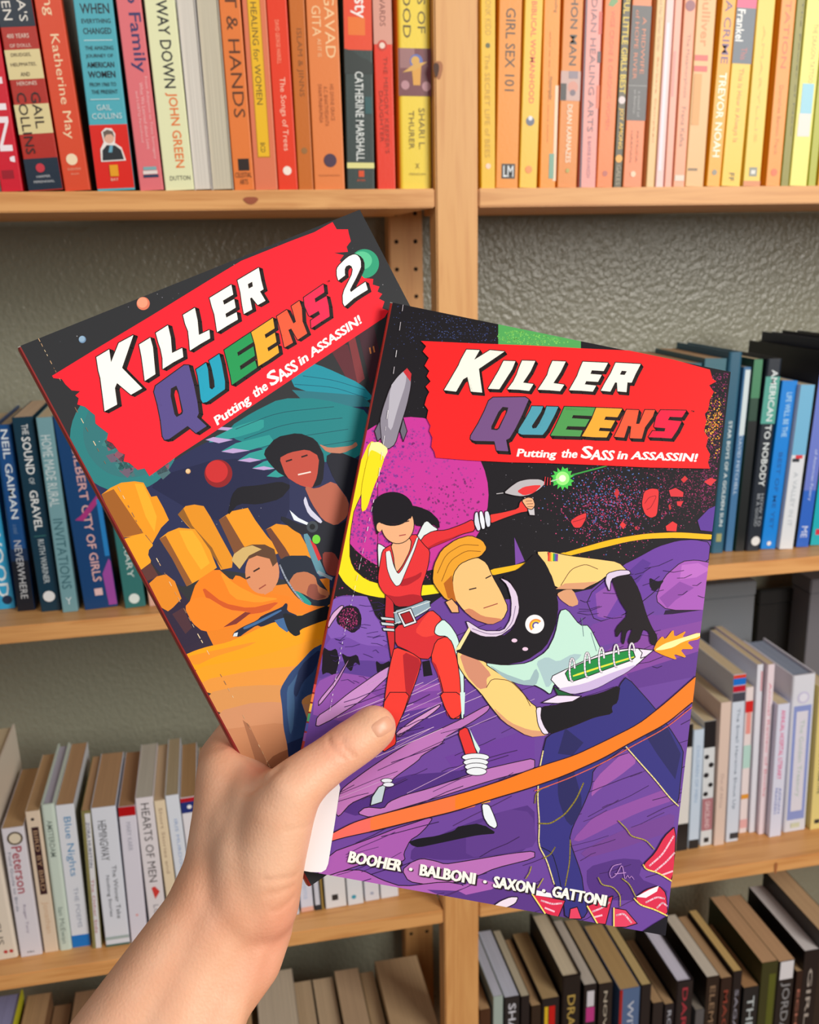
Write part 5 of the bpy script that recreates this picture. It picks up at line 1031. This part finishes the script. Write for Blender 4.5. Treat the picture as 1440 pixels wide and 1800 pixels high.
art(Bk, A, '''
f B1 5a2830 1140,520 1170,495 1200,500 1240,640 1215,655
f B1 7a3438 1200,480 1225,470 1260,620 1235,640
f B1 40242e 1235,450 1290,420 1320,560 1280,640
f B1 c87840 1275,510 1280,508 1284,530 1279,532
f B1 c87840 1288,505 1293,503 1297,525 1292,527
f B1 1c8a9c 985,640 1060,560 1120,580 1250,640 1300,700 1120,690
f B1 28707c 1000,660 1250,680 1290,720 1060,720
f B1 1a7c80 780,790 860,740 960,690 1100,690 1290,740 1270,900 1000,930 900,870 780,830
f B1 2a9490 700,850 720,830 800,790 900,760 900,800 800,830
f B1 b49ccc 692,838 720,828 790,838 740,850
f B1 2a9490 750,878 800,850 920,820 940,850 850,875
f B1 b49ccc 748,880 790,868 850,876 790,886
f B1 2a9490 810,910 850,885 940,860 960,890 880,912
f B1 b49ccc 806,912 850,902 890,910 850,918
f B1 2a9490 860,938 900,915 960,900 980,930 920,945
f B1 b49ccc 858,940 900,932 940,940 900,946
f B1 2a9490 910,968 950,940 990,930 1000,960 950,972
f B1 b49ccc 725,790 790,795 770,805 722,800
s B1 1.2:14505c 800,800 950,740 1150,720
s B1 1.2:14505c 830,835 980,780 1180,760
s B1 1.2:14505c 880,870 1000,830 1200,800
s B1 1.2:14505c 920,900 1040,870 1220,840
s B1 1.2:0e5c70 1010,640 1150,650 1270,690
s B1 1.2:0e5c70 1040,610 1150,625 1260,660
r B2 e8941c 150,230 190,200 240,176 300,170 340,176 375,240 400,236 430,290 455,345 420,380 380,450 350,412 245,425 190,320
r B2 9c5c22 150,230 205,205 290,330 340,404 245,425 190,320
r B2 f0a828 300,180 338,182 370,250 400,330 390,400 350,330
r B2 eb9c20 245,432 340,404 382,455 372,540 322,575 280,510
r B2 5a3430 322,575 372,538 410,600 352,622
r B2 dc8c1c 495,320 530,282 570,275 612,282 642,330 690,420 745,520 740,560 690,570 640,470 570,400 540,372
r B2 8c5a20 495,320 520,292 560,370 650,470 700,570 640,490 570,400
f B2 282a48 355,490 410,432 480,440 560,600 530,650 460,625 390,560
r B2 e6961e 412,430 450,400 500,380 572,386 602,425 640,480 672,560 600,610 535,645 470,520
r B2 8c5428 412,430 440,415 520,560 560,630 535,645 470,520
r B2 f0a828 500,392 560,392 600,450 640,540 600,570 540,480
r B2 e4921c 680,345 740,305 812,290 845,345 900,420 965,490 880,520 760,520 720,430
r B2 7a4a2a 680,345 712,325 780,440 830,520 760,520 720,430
r B2 de8c1a 893,388 940,362 1000,370 1050,410 1110,520 980,520
r B2 6a3c28 893,388 915,380 980,470 1010,520 960,520
f B2 ee7c16 540,740 580,620 672,560 740,620 760,590 850,640 930,680 1000,690 1080,720 1150,760 1000,760 900,790 700,840 600,840
f B2 c8541c 600,640 700,720 820,745 960,710 900,760 760,780 640,740
f B2 f59020 680,570 760,640 860,690 960,700 860,720 740,700
r B2 dc8420 365,632 400,600 442,590 482,622 512,700 455,760 420,740
f B2 f0801c 525,740 560,700 622,690 720,750 830,762 740,810 690,840 610,850 560,810
f B2 7a3028 700,830 800,760 825,765 760,815
f B2 2c2138 430,770 455,755 512,710 540,800 620,860 580,900 500,930 440,850
f B2 4a2c34 470,770 520,740 560,830 530,860
f B3 f79c0a 230,690 300,660 380,635 500,610 620,560 700,520 900,440 1150,420 1150,760 700,800 300,800
f B3 f08c20 240,700 420,660 700,600 620,640 420,700 300,760
f B3 f39a1a 290,770 700,700 1150,560 1150,800 800,860 340,880
f B3 e0913a 330,850 700,780 1150,740 1150,920 700,960 380,940
f B3 d08e50 370,930 600,880 1150,880 1150,1050 700,1080 430,1060
f B3 c88a62 430,1050 700,980 1150,1010 1150,1200 800,1220 490,1180
f B3 bf8058 480,1160 800,1120 1150,1150 1150,1500 560,1500
f B3 a06848 600,1100 640,1130 745,1350 760,1420 700,1420
f B3 93593a 745,1380 800,1320 1000,1240 1150,1200 1150,1500 760,1500
f B3 26406e 1110,615 1040,650 960,740 900,800 850,880 835,920 850,1020 858,1150 880,1250 895,1345 930,1420 1010,1420 1010,1100 990,1040 970,980 1000,950 1060,925 1120,900
f B3 3a5c84 880,900 920,850 950,800 920,900 930,1000 920,1150 900,1200 880,1050
f B3 16264e 960,760 1100,640 1060,780 980,860 940,960 920,930
f B3 16264e 880,1250 1000,1200 1000,1420 900,1420
f B3 182038 535,570 545,545 600,510 690,470 720,440 850,385 870,360 885,365 880,410 950,440 940,460 900,470 860,480 800,480 720,512 690,500 620,545 580,575
f B3 3c6494 600,515 690,475 840,400 850,410 700,490 610,530
f B3 3c6494 800,470 870,450 900,530 880,545 830,510
f B3 d0d8e0 538,572 545,552 570,545 565,570
f B3 10141c 850,420 960,445 1040,410 1150,370 1150,460 1060,490 960,530 965,560 930,572 890,540 870,490
f B3 1c2434 825,95 880,60 1030,60 1060,170 1150,300 1150,380 1060,380 990,360 940,320 900,270 860,210
f B3 b8704c 890,230 930,170 1000,160 1060,190 1075,250 1150,290 1140,330 1060,345 980,300 920,280
f B3 8c4a3c 1020,240 1070,240 1080,300 1140,320 1060,345 1000,310
f B3 1f8f88 920,280 960,290 1035,355 1030,378 990,362 950,325
s B3 3:9098a8 835,120 870,200 920,280 980,350
''')
# plain heads for the rear cover's two travellers
Bk.poly(A, circ(461, 1006, 30, 38, 28), 'd08860'); Bk.poly(A, P_('B3', '600,190 640,210 740,308 790,280 810,200 700,240'), 'd08860')
Bk.poly(A, P_('B3', '530,90 545,50 600,10 660,-10 740,-10 800,20 820,100 790,130 770,80 690,60 620,90 580,150'), '5a3c28')
Bk.poly(A, P_('B3', '530,90 545,50 600,10 660,-5 720,20 640,60 580,145'), 'c8a868')
Bk.stroke(A, P_('B3', '670,160 705,140'), 3, '3a2018'); Bk.stroke(A, P_('B3', '625,205 645,195'), 3, '3a2018'); Bk.stroke(A, P_('B3', '705,270 745,245'), 2.4, '9a4a38')
art(Bk, A, '''
f B2 14131c 718,330 740,230 770,195 860,188 960,170 1010,190 960,250 860,275 770,270
f B2 14131c 880,40 940,-30 1040,-50 1120,-20 1160,60 1150,180 1100,200 960,140 910,90
f B2 b84a3c 952,60 1000,25 1080,15 1135,60 1125,150 1100,205 1040,185 985,150
f B2 14131c 945,70 960,10 1100,-10 1140,60 1080,25 1000,40
s B2 3:2a1418 985,80 1010,72
s B2 3:2a1418 1055,60 1080,52
s B2 2.6:e8d8d0 1040,140 1095,128
f B2 b0604a 1065,190 1120,205 1200,165 1270,260 1262,330 1210,372 1150,345 1100,270
f B2 1a1c28 1160,60 1210,30 1330,80 1330,260 1280,300 1265,250 1200,160
f B2 1a1c28 1150,345 1210,372 1270,340 1300,420 1230,620 1150,560 1090,420 1030,400 960,345 965,325 1060,370 1110,350
f B2 c8c8dc 1072,235 1090,290 1150,350 1140,362 1085,320 1062,260
f B2 dce4ec 1000,300 1040,335 1090,360 1080,368 1020,345
f B2 8c3c34 1150,490 1200,490 1230,540 1210,600 1170,590 1150,540
f B2 5a8c9c 1060,410 1085,405 1130,510 1170,600 1130,600 1090,500
f B2 c82c30 1090,430 1120,460 1145,520 1130,530
s B2 6:8c9ca8 1130,580 1190,610
f B2 b87860 1130,0 1180,20 1280,10 1300,-10 1310,10 1240,45 1170,40
''')
disc(Bk, 549, 926, 10, 10, '3c444c'); disc(Bk, 549, 926, 5, 5, '14181c'); disc(Bk, 556, 948, 7, 8, '6cc838')
art(Bk, BN, '''
f B1 f42030 145,610 300,515 500,395 700,272 820,200 900,168 1000,128 1080,98 1130,70 1145,62 1160,88 1200,88 1202,100 1210,130 1195,150 1200,168 1150,172 1185,180 1170,200 1230,235 1258,262 1290,265 1288,285 1312,292 1305,310 1322,318 1310,335 1330,345 1322,370 1345,378 1330,402 1200,488 1000,622 860,716 720,812 600,890 492,968 475,940 450,945 420,920 400,915 405,890 385,882 360,850 340,840 345,815 325,800 300,780 298,750 285,740 262,720 235,712 240,690 228,680 245,665 215,662 192,640 180,622 150,618
''')
for cr, pts, col, holes in LET:
    c = {'745084': '564a88', '4f9db0': '1f9cb8', '4f9a52': '229452', 'f2a836': 'e8a830', 'f2f1e4': 'f4f3ea', 'fb2044': 'e82850'}.get(col, col)
    letter(Bk, P_(cr, pts), c, [P_(cr, h) for h in holes], HB)
Bk.poly('title_lettering', [HB(p) for p in P_('KC', '505,210 518,215 505,260 425,415 400,422 385,415 470,240')], 'f42030')
tagline(Bk, HB)
TWO = P_('K2', '262,660 275,610 320,550 440,430 520,370 600,335 650,330 700,350 745,400 770,480 772,600 740,680 660,850 590,980 540,1080 562,1125 700,1020 870,910 917,1075 760,1170 620,1260 430,1425 395,1360 388,1200 420,1080 500,920 580,760 600,650 575,580 525,552 460,580 432,640 432,720 440,770 295,880 265,780')
letter(Bk, TWO, 'f6f5ee', [], ident, (5, 3))
dashes(Bk, [(67, 594), (112, 680), (198, 838), (271, 974), (345, 1110), (415, 1235), (465, 1329), (480, 1360)], 9, 8, 1.2, ('c8a078', 'e8d0a8', '8c6a50'))
for i in range(40):
    t = random.random(); Bk.stroke('hinge_crease', [(30+370*t, 612+675*t), (33+370*t, 618+675*t)], 1.2, 'c88c7c')
Bk.finish()
# ------------------------------------------------------------------ the hand and forearm
def ball_chain(bm, nodes, flat=None):
    """overlapping balls strung through nodes (point, radius); merged into one skin afterwards"""
    for (p, r), (q, s) in zip(nodes[:-1], nodes[1:]):
        L = (q-p).length; n = max(2, int(L/(min(r, s)*0.22)))
        for i in range(n+1):
            t = i/n; c = p.lerp(q, t); rr = r+(s-r)*t
            bmesh.ops.create_icosphere(bm, subdivisions=3, radius=rr, matrix=Matrix.Translation(c))
def N(px, py, dep, rpx): return (at_depth(px, py, dep), rpx*dep/FPX)
chains = [
 # forearm and wrist: two strands side by side make the section broad and flat
 [N(150, 2060, .385, 96), N(198, 1850, .395, 92), N(293, 1700, .405, 76), N(352, 1610, .412, 68), N(392, 1530, .418, 70)],
 [N(300, 2110, .385, 96), N(330, 1880, .395, 80), N(384, 1740, .405, 64), N(430, 1650, .414, 66), N(452, 1570, .418, 70)],
 [N(240, 2080, .383, 100), N(280, 1850, .395, 90), N(345, 1700, .406, 78), N(410, 1590, .414, 78)],
 # back of the hand towards the first knuckle
 [N(392, 1530, .420, 70), N(400, 1430, .424, 62), N(398, 1358, .432, 52), N(396, 1336, .437, 44)],
 [N(410, 1560, .418, 76), N(432, 1450, .420, 74), N(452, 1400, .424, 50)],
 # thenar and thumb
 [N(452, 1580, .414, 76), N(468, 1500, .409, 72), N(492, 1430, .405, 63), N(512, 1392, .4035, 54), N(540, 1365, .4055, 47), N(580, 1336, .4095, 43), N(616, 1310, .4128, 43.5), N(640, 1294, .4152, 42), N(657, 1279, .4168, 41)],
 # web of skin between thumb and forefinger
 [N(494, 1392, .412, 44), N(468, 1398, .420, 44), N(432, 1376, .428, 44), N(402, 1344, .434, 42)],
 [N(424, 1590, .411, 72), N(436, 1500, .411, 68), N(452, 1430, .414, 58), N(440, 1390, .424, 46)],
 # heel of the hand, little-finger side
 [N(452, 1570, .416, 70), N(463, 1628, .417, 53), N(446, 1690, .412, 50), N(378, 1795, .402, 44)],
 [N(440, 1600, .424, 70), N(464, 1618, .430, 48), N(480, 1560, .452, 44)],
 [N(400, 1500, .432, 60), N(440, 1480, .448, 48), N(500, 1490, .460, 44)],
 [N(398, 1400, .436, 48), N(430, 1430, .452, 44), N(500, 1480, .460, 44)],
 [N(430, 1560, .434, 56), N(470, 1540, .452, 46), N(520, 1500, .462, 40)],
]
def behind(px, py, r):      # a point just behind both comics
    d = ray(px, py); best = 0
    for C in (F, Bk):
        o = C.Mi @ EYE; dd = C.Mi.to_3x3() @ d; t = (-C.T-r-0.0006-o.z)/dd.z
        q = o+dd*t
        if -0.02 < q.x < C.w+0.02 and -C.h-0.02 < q.y < 0.02: best = max(best, t)
    return (EYE+d*best, r)
fingers = [
 [(396, 1338, .0125), (452, 1250, .0100), (540, 1180, .0095), (600, 1150, .0088), (640, 1140, .0080)],
 [(430, 1400, .0125), (510, 1310, .0102), (610, 1240, .0096), (680, 1205, .0089), (722, 1192, .0081)],
 [(460, 1450, .0120), (550, 1370, .0098), (650, 1310, .0092), (715, 1280, .0085), (752, 1268, .0078)],
 [(490, 1500, .0110), (570, 1440, .0088), (650, 1395, .0082), (700, 1372, .0076), (730, 1362, .0070)],
]
bm = bmesh.new()
for c in chains: ball_chain(bm, c)
for f in fingers:
    nd = [behind(*q) for q in f]
    ball_chain(bm, [N(f[0][0]-6, f[0][1]+14, .440, 40)]+nd)
me = bpy.data.meshes.new('h'); bm.to_mesh(me); bm.free()
tmp = bpy.data.objects.new('h', me); COL.objects.link(tmp)
rm = tmp.modifiers.new('r', 'REMESH'); rm.mode = 'VOXEL'; rm.voxel_size = 0.0013; rm.use_smooth_shade = True
sm_ = tmp.modifiers.new('s', 'SMOOTH'); sm_.factor = 0.5; sm_.iterations = 26
dg = bpy.context.evaluated_depsgraph_get(); dg.update()
hm = bpy.data.meshes.new_from_object(tmp.evaluated_get(dg)); bpy.data.objects.remove(tmp)
V = np.zeros(len(hm.vertices)*3); hm.vertices.foreach_get('co', V); V = V.reshape(-1, 3)
NR = np.zeros(len(V)*3); hm.vertices.foreach_get('normal', NR); NR = NR.reshape(-1, 3)
bvh = BVHTree.FromPolygons([tuple(v) for v in V], [tuple(p.vertices) for p in hm.polygons])
def hit(px, py):
    h = bvh.ray_cast(EYE, ray(px, py).normalized()); return h[0], h[1]
def crease(pts, depth, w):
    """press a fold into the skin along a line"""
    P = [hit(*p)[0] for p in pts]; P = [np.array(p) for p in P if p]
    if len(P) < 2: return
    best = np.full(len(V), 1e9)
    for a, b in zip(P[:-1], P[1:]):
        ab = b-a; t = np.clip(((V-a)@ab)/(ab@ab), 0, 1); best = np.minimum(best, np.linalg.norm(V-(a+t[:, None]*ab), axis=1))
    V[:] -= NR*(depth*np.exp(-(best/w)**2))[:, None]
def bump(px, py, hgt, w, dx=0, dy=0):
    p, n_ = hit(px, py)
    if p is None: return
    d = np.linalg.norm(V-np.array(p), axis=1); V[:] += NR*(hgt*np.exp(-(d/w)**2))[:, None]
bump(392, 1345, .0015, .012); bump(470, 1640, .0012, .012)
for c in ([(577, 1296), (582, 1312), (594, 1326), (606, 1333)], [(602, 1300), (608, 1316), (616, 1324), (622, 1330)]): crease(c, .0006, .0010)
crease([(592, 1294), (597, 1310), (610, 1322)], .0002, .0008)
crease([(440, 1388), (470, 1366), (486, 1352)], .0012, .003)
crease([(400, 1322), (430, 1345), (470, 1362)], -.0008, .0025)
for c in ([(466, 1548), (495, 1546), (520, 1540)], [(474, 1572), (500, 1565), (516, 1558)], [(478, 1602), (498, 1594), (514, 1580)]): crease(c, .0005, .0014)
crease([(500, 1460), (525, 1456), (548, 1448)], .0003, .0010)
crease([(420, 1800), (440, 1740), (455, 1680)], -.0008, .004)
for v, c in zip(hm.vertices, V): v.co = c
hm.update(); hm.shade_smooth()
sk = bpy.data.materials.new('skin'); sk.use_nodes = True; nt = sk.node_tree; b = nt.nodes['Principled BSDF']
tc = nt.nodes.new('ShaderNodeTexCoord')
n1 = nt.nodes.new('ShaderNodeTexNoise'); n1.inputs['Scale'].default_value = 28; n1.inputs['Detail'].default_value = 4
nt.links.new(tc.outputs['Object'], n1.inputs['Vector'])
cr = nt.nodes.new('ShaderNodeValToRGB'); cr.color_ramp.elements[0].position = 0.3; cr.color_ramp.elements[1].position = 0.72
cr.color_ramp.elements[0].color = lin('e0a07c'); cr.color_ramp.elements[1].color = lin('efbd9c')
nt.links.new(n1.outputs['Fac'], cr.inputs[0])
ca = nt.nodes.new('ShaderNodeAttribute'); ca.attribute_name = 'flush'
mx = nt.nodes.new('ShaderNodeMix'); mx.data_type = 'RGBA'; mx.inputs[7].default_value = lin('e08068')
nt.links.new(ca.outputs['Fac'], mx.inputs[0]); nt.links.new(cr.outputs[0], mx.inputs[6]); nt.links.new(mx.outputs[2], b.inputs['Base Color'])
b.inputs['Roughness'].default_value = 0.5; b.inputs['Subsurface Weight'].default_value = 0.12
b.inputs['Subsurface Radius'].default_value = (1, 0.35, 0.2); b.inputs['Subsurface Scale'].default_value = 0.004
n2 = nt.nodes.new('ShaderNodeTexNoise'); n2.inputs['Scale'].default_value = 900; n2.inputs['Detail'].default_value = 3
v2 = nt.nodes.new('ShaderNodeTexVoronoi'); v2.inputs['Scale'].default_value = 700
nt.links.new(tc.outputs['Object'], n2.inputs['Vector']); nt.links.new(tc.outputs['Object'], v2.inputs['Vector'])
ad = nt.nodes.new('ShaderNodeMath'); ad.operation = 'ADD'; nt.links.new(n2.outputs['Fac'], ad.inputs[0]); nt.links.new(v2.outputs['Distance'], ad.inputs[1])
bp = nt.nodes.new('ShaderNodeBump'); bp.inputs['Strength'].default_value = 0.25; bp.inputs['Distance'].default_value = 0.0003
nt.links.new(ad.outputs[0], bp.inputs['Height']); nt.links.new(bp.outputs[0], b.inputs['Normal'])
hm.materials.clear(); hm.materials.append(sk)
fl_ = np.zeros(len(V))
for px, py, rad, amt in ((500, 1635, .016, .5), (455, 1355, .007, .55), (412, 1315, .005, .6), (590, 1315, .010, .35), (560, 1330, .01, .2), (470, 1700, .012, .35), (385, 1600, .012, .15)):
    p, n_ = hit(px, py)
    if p is not None: fl_ = np.maximum(fl_, amt*np.exp(-(np.linalg.norm(V-np.array(p), axis=1)/rad)**2))
at2 = hm.attributes.new('flush', 'FLOAT', 'POINT'); at2.data.foreach_set('value', fl_.astype(np.float32))
hr = empty('person', 'bare left hand and forearm reaching up from below, thumb pressed over both comics', 'person', at_depth(250, 1850, .42))
ho = bpy.data.objects.new('hand', hm); COL.objects.link(ho); ho.parent = hr; ho.matrix_parent_inverse = Matrix.Translation(-hr.location)
# thumb nail, laid on the skin it grows from
bvh = BVHTree.FromPolygons([tuple(v) for v in V], [tuple(p.vertices) for p in hm.polygons])
c0 = Vector((673, 1277)); ux = Vector((.84, -.54)).normalized(); uy = Vector((-ux.y, ux.x))
NV = []; NF = []; nu, nv = 16, 12
for i in range(nu+1):
    for j in range(nv+1):
        a = (i/nu*2-1); c = (j/nv*2-1)
        k = (1-abs(a)**3.2)**(1/3.2) if abs(a) < 1 else 0.0
        p = c0+ux*(a*20.5)+uy*(c*15.5*max(k, 0.25)+0.5)
        h, n_ = hit(p.x, p.y)
        if h is None: h, n_ = at_depth(p.x, p.y, .418), -FW
        e = 0.00042*(1-max(abs(a), abs(c))**4)-0.0001
        NV.append(h+n_*e)
for i in range(nu):
    for j in range(nv): q = i*(nv+1)+j; NF.append((q, q+1, q+nv+2, q+nv+1))
nm = mat('dca284', 0.38, key='nail')
no = mesh_obj('thumb_nail', [v-hr.location for v in NV], NF, nm, hr, True)
